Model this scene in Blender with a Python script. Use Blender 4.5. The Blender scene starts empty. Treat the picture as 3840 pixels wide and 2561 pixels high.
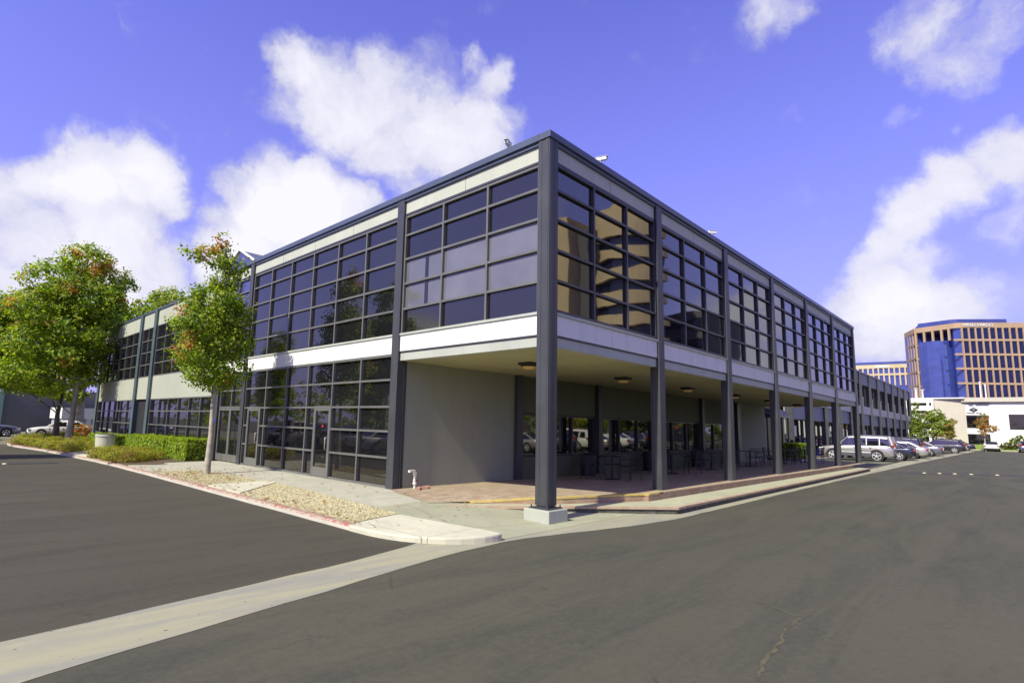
import bpy, bmesh, math, random
from mathutils import Vector, Matrix, noise
random.seed(7)
R = math.radians
S = bpy.context.scene
COL = S.collection

# ------------------------------------------------------------------ materials
MATS = {}
def nt(name):
    m = bpy.data.materials.new(name); m.use_nodes = True
    t = m.node_tree; b = t.nodes['Principled BSDF']
    MATS[name] = m
    return m, t, b
def nd(t, typ, **kw):
    n = t.nodes.new(typ)
    for k, v in kw.items(): setattr(n, k, v)
    return n
def lk(t, a, b): t.links.new(a, b)
def rgb(c): return (c[0], c[1], c[2], 1)
def mix(t, fac, a, b, mode='MIX'):
    m = nd(t, 'ShaderNodeMix', data_type='RGBA', blend_type=mode)
    m.clamp_factor = True
    for i, v in ((0, fac), (6, a), (7, b)):
        if isinstance(v, (int, float)): m.inputs[i].default_value = v
        elif isinstance(v, tuple): m.inputs[i].default_value = rgb(v)
        else: lk(t, v, m.inputs[i])
    return m.outputs[2]
def ramp(t, src, lo, hi, a=0., b=1.):
    m = nd(t, 'ShaderNodeMapRange'); lk(t, src, m.inputs[0])
    m.inputs[1].default_value = lo; m.inputs[2].default_value = hi
    m.inputs[3].default_value = a; m.inputs[4].default_value = b
    return m.outputs[0]
def coords(t, scale=(1, 1, 1), rot=(0, 0, 0), kind='Object'):
    c = nd(t, 'ShaderNodeTexCoord'); m = nd(t, 'ShaderNodeMapping')
    lk(t, c.outputs[kind], m.inputs[0]); m.inputs[3].default_value = scale; m.inputs[2].default_value = rot
    return m.outputs[0]
def noi(t, v, scale, detail=4, rough=.55, dist=0):
    n = nd(t, 'ShaderNodeTexNoise'); n.inputs['Scale'].default_value = scale
    n.inputs['Detail'].default_value = detail; n.inputs['Roughness'].default_value = rough
    n.inputs['Distortion'].default_value = dist
    lk(t, v, n.inputs['Vector']); return n.outputs[0]
def bump(t, b, h, strength=.3, dist=.01):
    n = nd(t, 'ShaderNodeBump'); n.inputs['Strength'].default_value = strength
    n.inputs['Distance'].default_value = dist; lk(t, h, n.inputs['Height']); lk(t, n.outputs[0], b.inputs['Normal'])
def mat(name, col, rough=.6, metal=0., var=.12, scale=3., fine=40., bmp=.0, bd=.004, spec=.5, coat=0., ior=None, dirt=None):
    m, t, b = nt(name)
    v = coords(t)
    n1 = noi(t, v, scale, 5); n2 = noi(t, v, fine, 3)
    c0 = tuple(x * (1 - var) for x in col); c1 = tuple(min(1, x * (1 + var)) for x in col)
    c = mix(t, ramp(t, n1, .3, .7), c0, c1)
    if dirt:
        n3 = noi(t, coords(t, (1.2, 1.2, .18)), 2.2, 6, .7)
        c = mix(t, ramp(t, n3, .5, .72), c, tuple(x * dirt for x in col))
    lk(t, c, b.inputs['Base Color'])
    r = ramp(t, n1, .2, .8, max(0, rough - .07), min(1, rough + .07)); lk(t, r, b.inputs['Roughness'])
    b.inputs['Metallic'].default_value = metal
    b.inputs['Specular IOR Level'].default_value = spec
    if ior: b.inputs['IOR'].default_value = ior
    if coat:
        b.inputs['Coat Weight'].default_value = coat; b.inputs['Coat Roughness'].default_value = .04
    if bmp: bump(t, b, n2, bmp, bd)
    return m
def glassmat(name, col, ior=2.0, rough=.015, tint=(1, 1, 1)):
    m, t, b = nt(name)
    v = coords(t)
    n = noi(t, v, .6, 3)
    lk(t, mix(t, ramp(t, n, .3, .7), tuple(x * .8 for x in col), tuple(x * 1.2 for x in col)), b.inputs['Base Color'])
    sp = noi(t, v, 14, 4, .7)
    lk(t, ramp(t, sp, .45, .8, rough, rough + .04), b.inputs['Roughness'])
    b.inputs['IOR'].default_value = ior
    b.inputs['Specular Tint'].default_value = rgb(tint)
    return m

m_col = mat('dark_slate_paint', (.060, .063, .066), .42, var=.12, scale=1.3, dirt=.7)
m_cap = mat('blue_grey_flashing', (.085, .105, .15), .35, var=.12, scale=1)
m_mull = mat('mullion_metal', (.145, .145, .13), .4, var=.12, scale=2)
m_mullR = mat('shaded_mullion_dark_trim', (.055, .056, .062), .4, var=.12, scale=2)  # mullion colour darkened for the right side's shade; also used as dark trim
m_white = mat('white_painted_panel', (.80, .80, .72), .6, var=.03, scale=.8, dirt=.86)
m_fascia = mat('pale_fascia_paint', (.50, .52, .41), .6, var=.05, scale=.8, dirt=.88)
m_beam = mat('light_beam_paint', (.46, .48, .40), .6, var=.06, scale=.8, dirt=.85)
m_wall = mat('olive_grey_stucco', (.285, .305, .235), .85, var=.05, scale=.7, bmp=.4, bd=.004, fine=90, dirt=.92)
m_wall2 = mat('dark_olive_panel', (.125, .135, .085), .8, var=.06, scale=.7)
m_wallL = mat('wing_panel_paint', (.42, .44, .34), .75, var=.05, scale=.7, bmp=.2, fine=60, dirt=.9)
m_soff = mat('cream_soffit', (.48, .48, .27), .8, var=.04, scale=.6)
m_dark = mat('dark_interior', (.02, .021, .022), .7)
m_roof = mat('roof_membrane', (.30, .30, .29), .8)
m_blue_panel = mat('blue_grey_panel', (.27, .29, .34), .6, var=.06)
m_band2 = mat('pale_band_paint', (.66, .66, .66), .6, var=.05, dirt=.9)
m_glass = glassmat('dark_tinted_glass', (.010, .010, .012), 1.95, tint=(1, .97, .74))
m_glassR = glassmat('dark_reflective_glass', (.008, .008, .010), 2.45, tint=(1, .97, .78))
m_blind = glassmat('blind_behind_glass', (.155, .155, .165), 1.75, .03)
m_glassB = glassmat('blue_tower_glass', (.04, .06, .24), 2.1, .04, (.75, .8, 1))
m_glassH = glassmat('hotel_glass', (.015, .02, .05), 1.8, .05)
m_glassG = glassmat('gable_glass', (.045, .05, .16), 2.2, .25)
m_terra = mat('tan_tower_stone', (.46, .32, .19), .8, var=.08, scale=.4, dirt=.9)
m_terra2 = mat('pale_tan_stone', (.62, .50, .30), .8, var=.08, scale=.4)
m_pent = mat('blue_metal_screen', (.05, .07, .27), .4, var=.15, scale=.4)
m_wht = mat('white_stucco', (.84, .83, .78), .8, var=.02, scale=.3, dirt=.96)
m_crm = mat('cream_stucco', (.58, .54, .43), .8, var=.05, scale=.3, dirt=.9)
m_greyw = mat('grey_block_wall', (.13, .13, .145), .8, var=.08, scale=.4)
m_teal = mat('teal_trim', (.20, .33, .29), .6)
m_steel = mat('dark_steel', (.03, .031, .034), .45)
m_whitemetal = mat('white_metal', (.75, .75, .72), .35, var=.05)
m_galv = mat('galvanised_pole', (.45, .45, .44), .4, metal=.3)
m_pipe = mat('white_pipe_paint', (.72, .69, .60), .45, var=.12, scale=14)
m_brickred = mat('loose_red_brick', (.42, .24, .17), .85, var=.2, scale=12, bmp=.4)
m_red = mat('red_plastic', (.30, .025, .018), .35)
m_orange = mat('orange_lens', (.7, .2, .02), .3)
m_bluep = mat('blue_sign_paint', (.02, .06, .5), .4)
m_rubber = mat('tyre_rubber', (.018, .018, .019), .8, bmp=.2)
m_rim = mat('alloy_rim', (.62, .62, .63), .3, metal=.25)
m_carglass = glassmat('car_window_glass', (.01, .012, .014), 1.9, .01)
m_blackp = mat('black_trim_plastic', (.02, .02, .022), .55)
m_plate = mat('licence_plate_white', (.7, .7, .68), .5)
m_bark = mat('pale_grey_bark', (.42, .38, .29), .9, var=.3, scale=5, fine=26, bmp=.8, bd=.02)
m_bark2 = mat('brown_bark', (.17, .14, .10), .9, var=.3, scale=5, fine=22, bmp=.8, bd=.02)
m_soil = mat('planting_bed_mulch', (.12, .085, .05), .95, var=.3, scale=6, bmp=.8, bd=.03)
m_conc = mat('light_concrete', (.47, .445, .36), .85, var=.10, scale=.9, fine=70, bmp=.3, bd=.003, dirt=.84)
m_plinth = mat('grey_painted_concrete', (.42, .44, .36), .7, var=.06, scale=5, bmp=.3, fine=30, dirt=.85)
m_planter = mat('tan_concrete_aggregate', (.52, .50, .40), .85, var=.1, scale=20, bmp=.4)
m_pebble = mat('tan_pebbles', (.50, .45, .26), .85, var=.4, scale=18)
m_marker = mat('pale_road_marker', (.75, .66, .42), .5)
m_tar = mat('dark_tar', (.03, .032, .045), .6)
m_amber = None

def emis(name, col, st):
    m, t, b = nt(name)
    b.inputs['Base Color'].default_value = rgb(col); b.inputs['Emission Color'].default_value = rgb(col)
    b.inputs['Emission Strength'].default_value = st; b.inputs['Roughness'].default_value = .4
    return m
m_amber = emis('amber_lamp_lens', (.55, .36, .12), .10)

def ground_mat(name, base, dark, patch, fines=260., fb=.35, streak=True):
    m, t, b = nt(name)
    v = coords(t); vs = coords(t, (.22, 1.3, 1), (0, 0, R(-14)))
    big = noi(t, v, .16, 5, .6); med = noi(t, vs, 1.1, 8, .68, .6); fine = noi(t, v, fines, 2, .6); mid = noi(t, v, 15, 6, .8)
    c = mix(t, ramp(t, big, .3, .7), base, patch)
    c = mix(t, ramp(t, med, .47, .66, 0, .75), c, dark)
    sp = noi(t, v, 3.3, 7, .75, .3)
    c = mix(t, ramp(t, sp, .56, .70, 0, .5), c, dark)
    c = mix(t, ramp(t, fine, .3, .75, 0, .55), c, tuple(x * .55 for x in base))
    c = mix(t, ramp(t, mid, .35, .75, 0, .36), c, tuple(min(1, x * 1.5) for x in base))
    # hairline wandering cracks
    vo = nd(t, 'ShaderNodeTexVoronoi', feature='DISTANCE_TO_EDGE'); vo.inputs['Scale'].default_value = .33
    w = noi(t, v, 2.2, 6, .7)
    mx = nd(t, 'ShaderNodeVectorMath', operation='ADD'); lk(t, v, mx.inputs[0])
    cb = nd(t, 'ShaderNodeCombineXYZ'); lk(t, w, cb.inputs[0]); lk(t, w, cb.inputs[1]); lk(t, cb.outputs[0], mx.inputs[1])
    lk(t, mx.outputs[0], vo.inputs['Vector'])
    ck = ramp(t, vo.outputs[0], 0, .006, 1, 0)
    mk = nd(t, 'ShaderNodeMath', operation='MULTIPLY'); lk(t, ck, mk.inputs[0]); lk(t, ramp(t, noi(t, v, .5, 2), .50, .58), mk.inputs[1])
    mk2 = nd(t, 'ShaderNodeMath', operation='MULTIPLY'); lk(t, mk.outputs[0], mk2.inputs[0]); mk2.inputs[1].default_value = .75
    c = mix(t, mk2.outputs[0], c, dark)
    lk(t, c, b.inputs['Base Color']); lk(t, ramp(t, med, .3, .8, .78, .95), b.inputs['Roughness'])
    b.inputs['Specular IOR Level'].default_value = .3
    bump(t, b, fine, fb, .004)
    return m
m_asph = ground_mat('asphalt', (.101, .095, .064), (.044, .048, .040), (.078, .077, .059))
m_lotL = ground_mat('asphalt_old', (.21, .20, .14), (.15, .14, .1), (.24, .23, .16))

def slab_mat(name, base, joint=2.2, rot=0, jw=.008, stain=.6, along=True):
    m, t, b = nt(name)
    v = coords(t)
    big = noi(t, v, .7, 6, .65); st = noi(t, v, 3.0, 7, .7); fine = noi(t, v, 180, 3)
    c = mix(t, ramp(t, big, .3, .7), tuple(x * .86 for x in base), tuple(x * 1.1 for x in base))
    c = mix(t, ramp(t, st, .5, .75, 0, stain), c, tuple(x * .6 for x in base))
    c = mix(t, ramp(t, fine, .3, .8, 0, .35), c, tuple(x * .65 for x in base))
    br = nd(t, 'ShaderNodeTexBrick'); br.offset = 0; br.inputs['Scale'].default_value = 1
    br.inputs['Mortar Size'].default_value = jw; br.inputs['Brick Width'].default_value = joint; br.inputs['Row Height'].default_value = joint
    br.inputs['Mortar Smooth'].default_value = .3
    lk(t, coords(t, rot=(0, 0, rot)), br.inputs['Vector'])
    c = mix(t, br.outputs['Fac'], c, tuple(x * .42 for x in base))
    lk(t, c, b.inputs['Base Color']); b.inputs['Roughness'].default_value = .88
    bump(t, b, fine, .3, .004)
    return m
m_side = slab_mat('sidewalk_concrete', (.50, .485, .37), 1.85)
m_pad = slab_mat('pale_new_concrete', (.64, .62, .46), 3.1, stain=.5)
m_ramp = slab_mat('ramp_concrete', (.40, .40, .27), 1.9, .25)
m_gutter = None
def gutter():
    m, t, b = nt('gutter_concrete')
    v = coords(t); vs = coords(t, (.25, 3.0, 1), (0, 0, R(-10)))
    a = noi(t, vs, 1.6, 7, .65); s = noi(t, v, 5, 6, .7); f = noi(t, v, 150, 3)
    base = (.40, .38, .24)
    c = mix(t, ramp(t, a, .42, .62), base, (.30, .30, .245))
    c = mix(t, ramp(t, s, .55, .75, 0, .5), c, (.47, .44, .30))
    c = mix(t, ramp(t, f, .3, .8, 0, .4), c, (.25, .23, .17))
    dk = noi(t, v, 16, 2, .5)
    c = mix(t, ramp(t, dk, .735, .76, 0, .8), c, (.05, .045, .04))
    lk(t, c, b.inputs['Base Color']); b.inputs['Roughness'].default_value = .85
    bump(t, b, f, .4, .005); return m
m_gutter = gutter()
def brickmat(name, c1, c2, mort, w=.2, h=.1, ms=.008, rot=(0, 0, 0), scale=1):
    m, t, b = nt(name)
    br = nd(t, 'ShaderNodeTexBrick'); br.inputs['Scale'].default_value = scale
    br.inputs['Color1'].default_value = rgb(c1); br.inputs['Color2'].default_value = rgb(c2); br.inputs['Mortar'].default_value = rgb(mort)
    br.inputs['Mortar Size'].default_value = ms; br.inputs['Brick Width'].default_value = w; br.inputs['Row Height'].default_value = h
    lk(t, coords(t, rot=rot), br.inputs['Vector'])
    v = coords(t); n = noi(t, v, 2.5, 6, .7); f = noi(t, v, 90, 3)
    c = mix(t, ramp(t, n, .35, .75, 0, .55), br.outputs[0], tuple(x * .62 for x in c1))
    c = mix(t, ramp(t, f, .4, .8, 0, .35), c, mort)
    lk(t, c, b.inputs['Base Color']); b.inputs['Roughness'].default_value = .85
    bump(t, b, br.outputs['Fac'], .3, -.004); return m
m_pave = brickmat('patio_brick_paving', (.36, .245, .155), (.54, .43, .28), (.33, .30, .21), w=.26, h=.13, ms=.012, rot=(0, 0, R(38)))
m_riser = brickmat('brick_riser', (.34, .18, .10), (.48, .31, .20), (.42, .37, .26), w=.21, h=.075, rot=(R(90), 0, 0))
m_nose = brickmat('brick_nosing', (.46, .31, .19), (.56, .43, .29), (.45, .38, .28), w=.1, h=.4)
m_tread = slab_mat('tread_concrete', (.47, .47, .31), 1.5, stain=.5)
m_soff = slab_mat('soffit_panels', (.47, .47, .27), 1.22, 0, .006, .12)
def flaky(name, paint, under, lo, hi):
    m, t, b = nt(name)
    v = coords(t); n = noi(t, v, 7, 8, .75); n2 = noi(t, v, 60, 3)
    c = mix(t, ramp(t, n, lo, hi), paint, under)
    c = mix(t, ramp(t, n2, .4, .8, 0, .4), c, tuple(x * .6 for x in paint))
    lk(t, c, b.inputs['Base Color']); b.inputs['Roughness'].default_value = .7
    bump(t, b, n, .3, .003); return m
m_redkerb = flaky('worn_red_kerb_paint', (.38, .13, .10), (.45, .40, .30), .42, .54)
m_yel = flaky('worn_yellow_paint', (.62, .47, .12), (.42, .34, .20), .48, .62)
def leafmat(name):
    m, t, b = nt(name)
    a = nd(t, 'ShaderNodeAttribute', attribute_name='leaf')
    lk(t, a.outputs['Color'], b.inputs['Base Color']); b.inputs['Roughness'].default_value = .55
    b.inputs['Specular IOR Level'].default_value = .35
    tr = nd(t, 'ShaderNodeBsdfTranslucent'); mx = nd(t, 'ShaderNodeMixShader'); mx.inputs[0].default_value = .45
    h = nd(t, 'ShaderNodeHueSaturation'); h.inputs['Value'].default_value = 1.9; h.inputs['Saturation'].default_value = 1.1
    lk(t, a.outputs['Color'], h.inputs['Color']); lk(t, h.outputs[0], tr.inputs[0])
    lk(t, b.outputs[0], mx.inputs[1]); lk(t, tr.outputs[0], mx.inputs[2]); lk(t, mx.outputs[0], t.nodes['Material Output'].inputs[0])
    return m
m_leaf = leafmat('leaf_surface')
def grassmat():
    m, t, b = nt('grass_blades_colour')
    v = coords(t); n = noi(t, v, 1.5, 6); f = noi(t, v, 60, 3)
    c = mix(t, ramp(t, n, .3, .7), (.20, .32, .03), (.28, .38, .05)); c = mix(t, ramp(t, f, .3, .8), c, (.06, .1, .02))
    lk(t, c, b.inputs['Base Color']); b.inputs['Roughness'].default_value = .9; bump(t, b, f, 1, .03); return m
m_grass = grassmat()
def carpaint(name, col, metal=.6):
    m = mat(name, col, .32, metal=metal, var=.03, scale=1, coat=1.); return m
P_silver = carpaint('silver_car_paint', (.52, .51, .49)); P_dark = carpaint('charcoal_car_paint', (.055, .055, .065))
P_blue = carpaint('dark_blue_car_paint', (.03, .034, .06)); P_white = carpaint('white_car_paint', (.78, .77, .73), .0)
P_grey = carpaint('grey_car_paint', (.22, .22, .25)); P_lav = carpaint('blue_grey_car_paint', (.16, .17, .30))
P_beige = carpaint('champagne_car_paint', (.55, .48, .36))

# ------------------------------------------------------------------ builders
class MB:
    def __init__(s): s.v = []; s.f = []; s.m = []; s.sm = []
    def add(s, vs, fs, m=0, smooth=False):
        o = len(s.v); s.v += [tuple(v) for v in vs]
        for f in fs: s.f.append([i + o for i in f]); s.m.append(m); s.sm.append(smooth)
        return s
    def box(s, a, b, m=0):
        x0, y0, z0 = [min(p, q) for p, q in zip(a, b)]; x1, y1, z1 = [max(p, q) for p, q in zip(a, b)]
        v = [(x0, y0, z0), (x1, y0, z0), (x1, y1, z0), (x0, y1, z0), (x0, y0, z1), (x1, y0, z1), (x1, y1, z1), (x0, y1, z1)]
        return s.add(v, [(0, 3, 2, 1), (4, 5, 6, 7), (0, 1, 5, 4), (1, 2, 6, 5), (2, 3, 7, 6), (3, 0, 4, 7)], m)
    def prism(s, poly, z0, z1, m=0):
        n = len(poly)
        za = z0 if callable(z0) else (lambda x, y: z0); zb = z1 if callable(z1) else (lambda x, y: z1)
        ar = sum(poly[i][0] * poly[(i + 1) % n][1] - poly[(i + 1) % n][0] * poly[i][1] for i in range(n))
        if ar < 0: poly = poly[::-1]
        v = [(x, y, za(x, y)) for x, y in poly] + [(x, y, zb(x, y)) for x, y in poly]
        f = [list(range(n - 1, -1, -1)), list(range(n, 2 * n))] + [(i, (i + 1) % n, n + (i + 1) % n, n + i) for i in range(n)]
        return s.add(v, f, m)
    def cyl(s, c, r, h, n=16, r2=None, m=0, axis='z', smooth=True):
        r2 = r if r2 is None else r2
        A = {'z': lambda a, b, t: (c[0] + a, c[1] + b, c[2] + t), 'x': lambda a, b, t: (c[0] + t, c[1] + a, c[2] + b), 'y': lambda a, b, t: (c[0] + b, c[1] + t, c[2] + a)}[axis]
        v = [A(r * math.cos(2 * math.pi * i / n), r * math.sin(2 * math.pi * i / n), 0) for i in range(n)] + \
            [A(r2 * math.cos(2 * math.pi * i / n), r2 * math.sin(2 * math.pi * i / n), h) for i in range(n)]
        s.add(v, [(i, (i + 1) % n, n + (i + 1) % n, n + i) for i in range(n)], m, smooth)
        s.add(v, [list(range(n - 1, -1, -1)), list(range(n, 2 * n))], m)
        return s
    def tube(s, pts, rad, n=8, m=0):
        pts = [Vector(p) for p in pts]; rs = rad if isinstance(rad, (list, tuple)) else [rad] * len(pts)
        rings = []; ref = Vector((.31, .17, 1)).normalized()
        for i, p in enumerate(pts):
            d = (pts[min(i + 1, len(pts) - 1)] - pts[max(i - 1, 0)]).normalized()
            rf = ref if abs(d.dot(ref)) < .95 else Vector((1, 0, 0))
            a = d.cross(rf).normalized(); b = d.cross(a)
            rings.append([p + (a * math.cos(2 * math.pi * k / n) + b * math.sin(2 * math.pi * k / n)) * rs[i] for k in range(n)])
        v = [q for r in rings for q in r]; L = len(rings)
        f = [(i * n + k, i * n + (k + 1) % n, (i + 1) * n + (k + 1) % n, (i + 1) * n + k) for i in range(L - 1) for k in range(n)]
        s.add(v, f, m, True); s.add(v, [list(range(n)), list(range(L * n - 1, (L - 1) * n - 1, -1))], m)
        return s
    def build(s, name, mats, parent=None, loc=None, bevel=0, attr=None):
        me = bpy.data.meshes.new(name); me.from_pydata(s.v, [], s.f)
        mats = mats if isinstance(mats, (list, tuple)) else [mats]
        for m in mats: me.materials.append(m)
        me.polygons.foreach_set('material_index', s.m); me.polygons.foreach_set('use_smooth', s.sm)
        if attr:
            ca = me.color_attributes.new('leaf', 'FLOAT_COLOR', 'CORNER')
            buf = []
            for p, c in zip(me.polygons, attr): buf += [c[0], c[1], c[2], 1] * p.loop_total
            ca.data.foreach_set('color', buf)
        me.update()
        bm = bmesh.new(); bm.from_mesh(me)
        if not attr: bmesh.ops.recalc_face_normals(bm, faces=bm.faces)
        bm.to_mesh(me); bm.free()
        o = bpy.data.objects.new(name, me); COL.objects.link(o)
        if loc: o.location = loc
        if parent: o.parent = parent
        if bevel:
            b = o.modifiers.new('bevel', 'BEVEL'); b.width = bevel; b.segments = 2; b.limit_method = 'ANGLE'
        return o
def tag(o, label=None, cat=None, group=None, kind=None):
    if label: o['label'] = label
    if cat: o['category'] = cat
    if group: o['group'] = group
    if kind: o['kind'] = kind
    return o
def empty(name, loc, rz=0, **kw):
    o = bpy.data.objects.new(name, None); COL.objects.link(o); o.location = loc; o.rotation_euler = (0, 0, rz); o.empty_display_size = .3
    return tag(o, **kw)
def kids(o): return [c for c in KD.get(o.name, [])]
KD = {}
def reindex():
    KD.clear()
    for o in bpy.data.objects:
        if o.parent: KD.setdefault(o.parent.name, []).append(o)
def copy_tree(o, parent=None, loc=None, rz=None, label=None, scale=None, swap=None):
    c = o.copy(); COL.objects.link(c)
    if parent: c.parent = parent
    if loc: c.location = loc
    if rz is not None: c.rotation_euler = (0, 0, rz)
    if label: c['label'] = label
    if scale: c.scale = scale if isinstance(scale, tuple) else (scale,) * 3
    if swap and c.type == 'MESH' and any(s.material == swap[0] for s in c.material_slots):
        for s in c.material_slots:
            if s.material == swap[0]: s.link = 'OBJECT'; s.material = swap[1]
    for ch in kids(o): copy_tree(ch, c, swap=swap)
    return c
def struct(o): o['kind'] = 'structure'; return o

# ------------------------------------------------------------------ ground
ZR = -.15
g = MB()
g.add([(-700, -700, ZR), (900, -700, ZR), (900, 900, ZR), (-700, 900, ZR)], [(0, 1, 2, 3)])
struct(g.build('asphalt_ground', m_asph))
# far lot on the left beyond the kerb end
g = MB(); g.add([(-40, 38, ZR + .004), (-4.6, 36, ZR + .004), (14, 60, ZR + .004), (14, 79, ZR + .004), (-40, 79, ZR + .004)], [(0, 1, 2, 3, 4)])
struct(g.build('far_parking_lot', m_lotL))
m_asph2 = ground_mat('asphalt_left_lane', (.084, .077, .052), (.045, .045, .034), (.072, .067, .048))
struct(MB().add([(-60, -1.2, ZR + .002), (-8, -1.0, ZR + .002), (-3.3, .0, ZR + .002), (-3.0, .1, ZR + .002), (-3.3, 2, ZR + .002), (-3.3, 19, ZR + .002), (-4.0, 28, ZR + .002), (-4.6, 33, ZR + .002), (-60, 34.5, ZR + .002)], [list(range(9))]).build('left_lane', m_asph2))
# valley gutter
up = [(-16, -1.95), (-8.19, -.72), (-4.64, -.24), (-3.3, .04), (-2.95, .2)]
lo = [(-16, -3.4), (-8.05, -1.66), (-4.59, -.99), (-3.59, -.77), (-1.8, -.64), (-.4, -.9), (1.3, -1.25), (2.79, -1.36), (6.47, -1.31), (16.4, -1.15), (42.9, -.95), (80, -1.0), (104, -1.1)]
def lin(pts, x):
    for (a, b), (c, d) in zip(pts, pts[1:]):
        if a <= x <= c: return b + (d - b) * (x - a) / (c - a)
    return pts[-1][1] if x > pts[-1][0] else pts[0][1]
up2 = up + [(-1.7, .3), (0, .3), (3.3, -.7), (28, -.3), (30, -.35), (42, .05), (80, -.2), (104, -.2)]
xs = sorted(set([round(-16 + i * .5, 2) for i in range(80)] + [24 + i * 4 for i in range(21)]))
g = MB(); v = []; f = []
import random as _r
rg = _r.Random(3)
for i, x in enumerate(xs):
    a = lin(lo, x); b = lin(up2, x); c = (a + b) / 2
    j = (rg.random() - .5) * .035 if x < 26 else 0
    v += [(x, a + j, ZR + .004), (x, c, ZR + .0045), (x, b - j, ZR + .004)]
    if i: k = 3 * i; f += [(k - 3, k, k + 1, k - 2), (k - 2, k + 1, k + 2, k - 1)]
g.add(v, f); struct(g.build('gutter', m_gutter))
# road seam of ochre filler
cr = [(-4.25, -5.12), (-3.87, -5.05), (-3.24, -5.0), (-2.83, -4.93), (-2.36, -4.94), (-2.22, -4.66), (-2.1, -4.39)]
pts = []
for (a, b), (c, d) in zip(cr, cr[1:]):
    for k in range(8): t = k / 8; pts.append((a + (c - a) * t + rg.uniform(-.02, .02), b + (d - b) * t + rg.uniform(-.02, .02)))
v = []; f = []
for i, (x, y) in enumerate(pts):
    w = .006 + .014 * rg.random(); dx, dy = (pts[min(i + 1, len(pts) - 1)][0] - pts[max(i - 1, 0)][0], pts[min(i + 1, len(pts) - 1)][1] - pts[max(i - 1, 0)][1])
    L = math.hypot(dx, dy) or 1; v += [(x - dy / L * w, y + dx / L * w, ZR + .003), (x + dy / L * w, y - dx / L * w, ZR + .003)]
    if i: f.append((2 * i - 2, 2 * i, 2 * i + 1, 2 * i - 1))
struct(MB().add(v, f).build('pavement_crack', mat('ochre_crack_filler', (.105, .094, .052), .9, var=.4, scale=8)))

def zs(x, y=9): return .018 * min(x, 0)
# sidewalk along the left facade, with cross fall to the kerb
sw = MB()
def strip(mb, ys, xa, xb, zf, n=6, skirt=-.2):
    v = []; f = []
    for i, y in enumerate(ys):
        for k in range(n + 1):
            x = xa(y) + (xb(y) - xa(y)) * k / n; v.append((x, y, zf(x, y)))
        if i:
            for k in range(n): a = (i - 1) * (n + 1) + k; f.append((a, a + 1, a + n + 2, a + n + 1))
    mb.add(v, f)
ys = [2.9 + i * .5 for i in range(28)] + [16.55]
strip(sw, ys, lambda y: -3.24, lambda y: .35, zs)
struct(sw.build('sidewalk', m_side))
# corner ramp falling to the gutter
def zr(x, y):
    t = max(0, min(1, (2.9 - y) / 3.3)); t = t * t * (3 - 2 * t)
    return zs(x) * (1 - t) + (ZR + .008) * t
rp = MB()
strip(rp, [2.9 - i * .18 for i in range(20)], lambda y: -2.1 + .05 * (2.9 - y), lambda y: 3.3 if y < 2 else 1.0, zr, 12)
struct(rp.build('corner_ramp', m_ramp))
# raised pale pad at the nose
nose0 = [(-3.425, 1.6), (-3.41, .95), (-3.3, .45), (-3.1, .05), (-2.78, -.32), (-2.4, -.53), (-2.1, -.585), (-1.93, -.56)]
nose = [nose0[0]]
for (a_, b_), (c_, d_) in zip(nose0, nose0[1:]): nose += [(a_ * .75 + c_ * .25, b_ * .75 + d_ * .25), (a_ * .25 + c_ * .75, b_ * .25 + d_ * .75)]
nose += [nose0[-1], (-1.95, 0), (-2.03, .9), (-2.1, 1.95), (-3.2, 1.75), (-3.2, 1.6)]
pad = MB().prism(nose, ZR - .05, lambda x, y: .018 * x + .006)
struct(pad.build('corner_pad', m_pad, bevel=.03))
# gravel strip base + walk strips between gravel beds
grv = [(-3.24, 6.45), (-1.62, 7.95), (-1.7, 6.3), (-1.9, 3.95), (-2.08, 1.95), (-3.24, 1.75)]
m_gravelbase = mat('gravel_bed_soil', (.40, .36, .20), .95, var=.35, scale=22, fine=70, bmp=1, bd=.03)
struct(MB().prism(grv, -.09, lambda x, y: .018 * x + .006).build('gravel_bed', m_gravelbase))
grv2 = [(-3.24, 8.5), (-1.72, 8.55), (-1.7, 9.6), (-1.78, 11.4), (-2.0, 12.9), (-3.24, 13.2)]
struct(MB().prism(grv2, -.09, lambda x, y: .018 * x + .006).build('tree_gravel_bed', m_gravelbase))
struct(MB().prism([(-3.24, 6.5), (-1.6, 8.0), (-1.66, 8.5), (-3.24, 8.45)], -.09, lambda x, y: .018 * x + .03).build('crossing_slab', m_pad))
def inpoly(p, poly):
    x, y = p; c = False
    for i in range(len(poly)):
        (x1, y1), (x2, y2) = poly[i], poly[i - 1]
        if (y1 > y) != (y2 > y) and x < (x2 - x1) * (y - y1) / (y2 - y1) + x1: c = not c
    return c
def pebbles(name, poly, n, rng, smin=.009, smax=.025):
    mb = MB(); xs_ = [p[0] for p in poly]; ys_ = [p[1] for p in poly]; k = 0
    while k < n:
        x = rng.uniform(min(xs_), max(xs_)); y = rng.uniform(min(ys_), max(ys_))
        if not inpoly((x, y), poly): continue
        k += 1; s_ = rng.uniform(smin, smax); a = rng.uniform(0, 6.3); e = rng.uniform(.6, 1); z = .018 * x + .006 + s_ * .2
        ca, sa = math.cos(a), math.sin(a)
        base = [(1, 0, 0), (.2, e, .1), (-1, .1, 0), (-.2, -e, .05), (.1, 0, .6), (0, 0, -.5)]
        mb.add([(x + (p[0] * ca - p[1] * sa) * s_, y + (p[0] * sa + p[1] * ca) * s_, z + p[2] * s_) for p in base],
               [(0, 1, 4), (1, 2, 4), (2, 3, 4), (3, 0, 4), (1, 0, 5), (2, 1, 5), (3, 2, 5), (0, 3, 5)])
    o = mb.build(name, m_pebble); return o
rp_ = random.Random(11)
tag(pebbles('gravel', grv, 9500, rp_), 'tan loose pebbles filling the bed beside the red kerb', 'gravel', kind='stuff')
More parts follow.
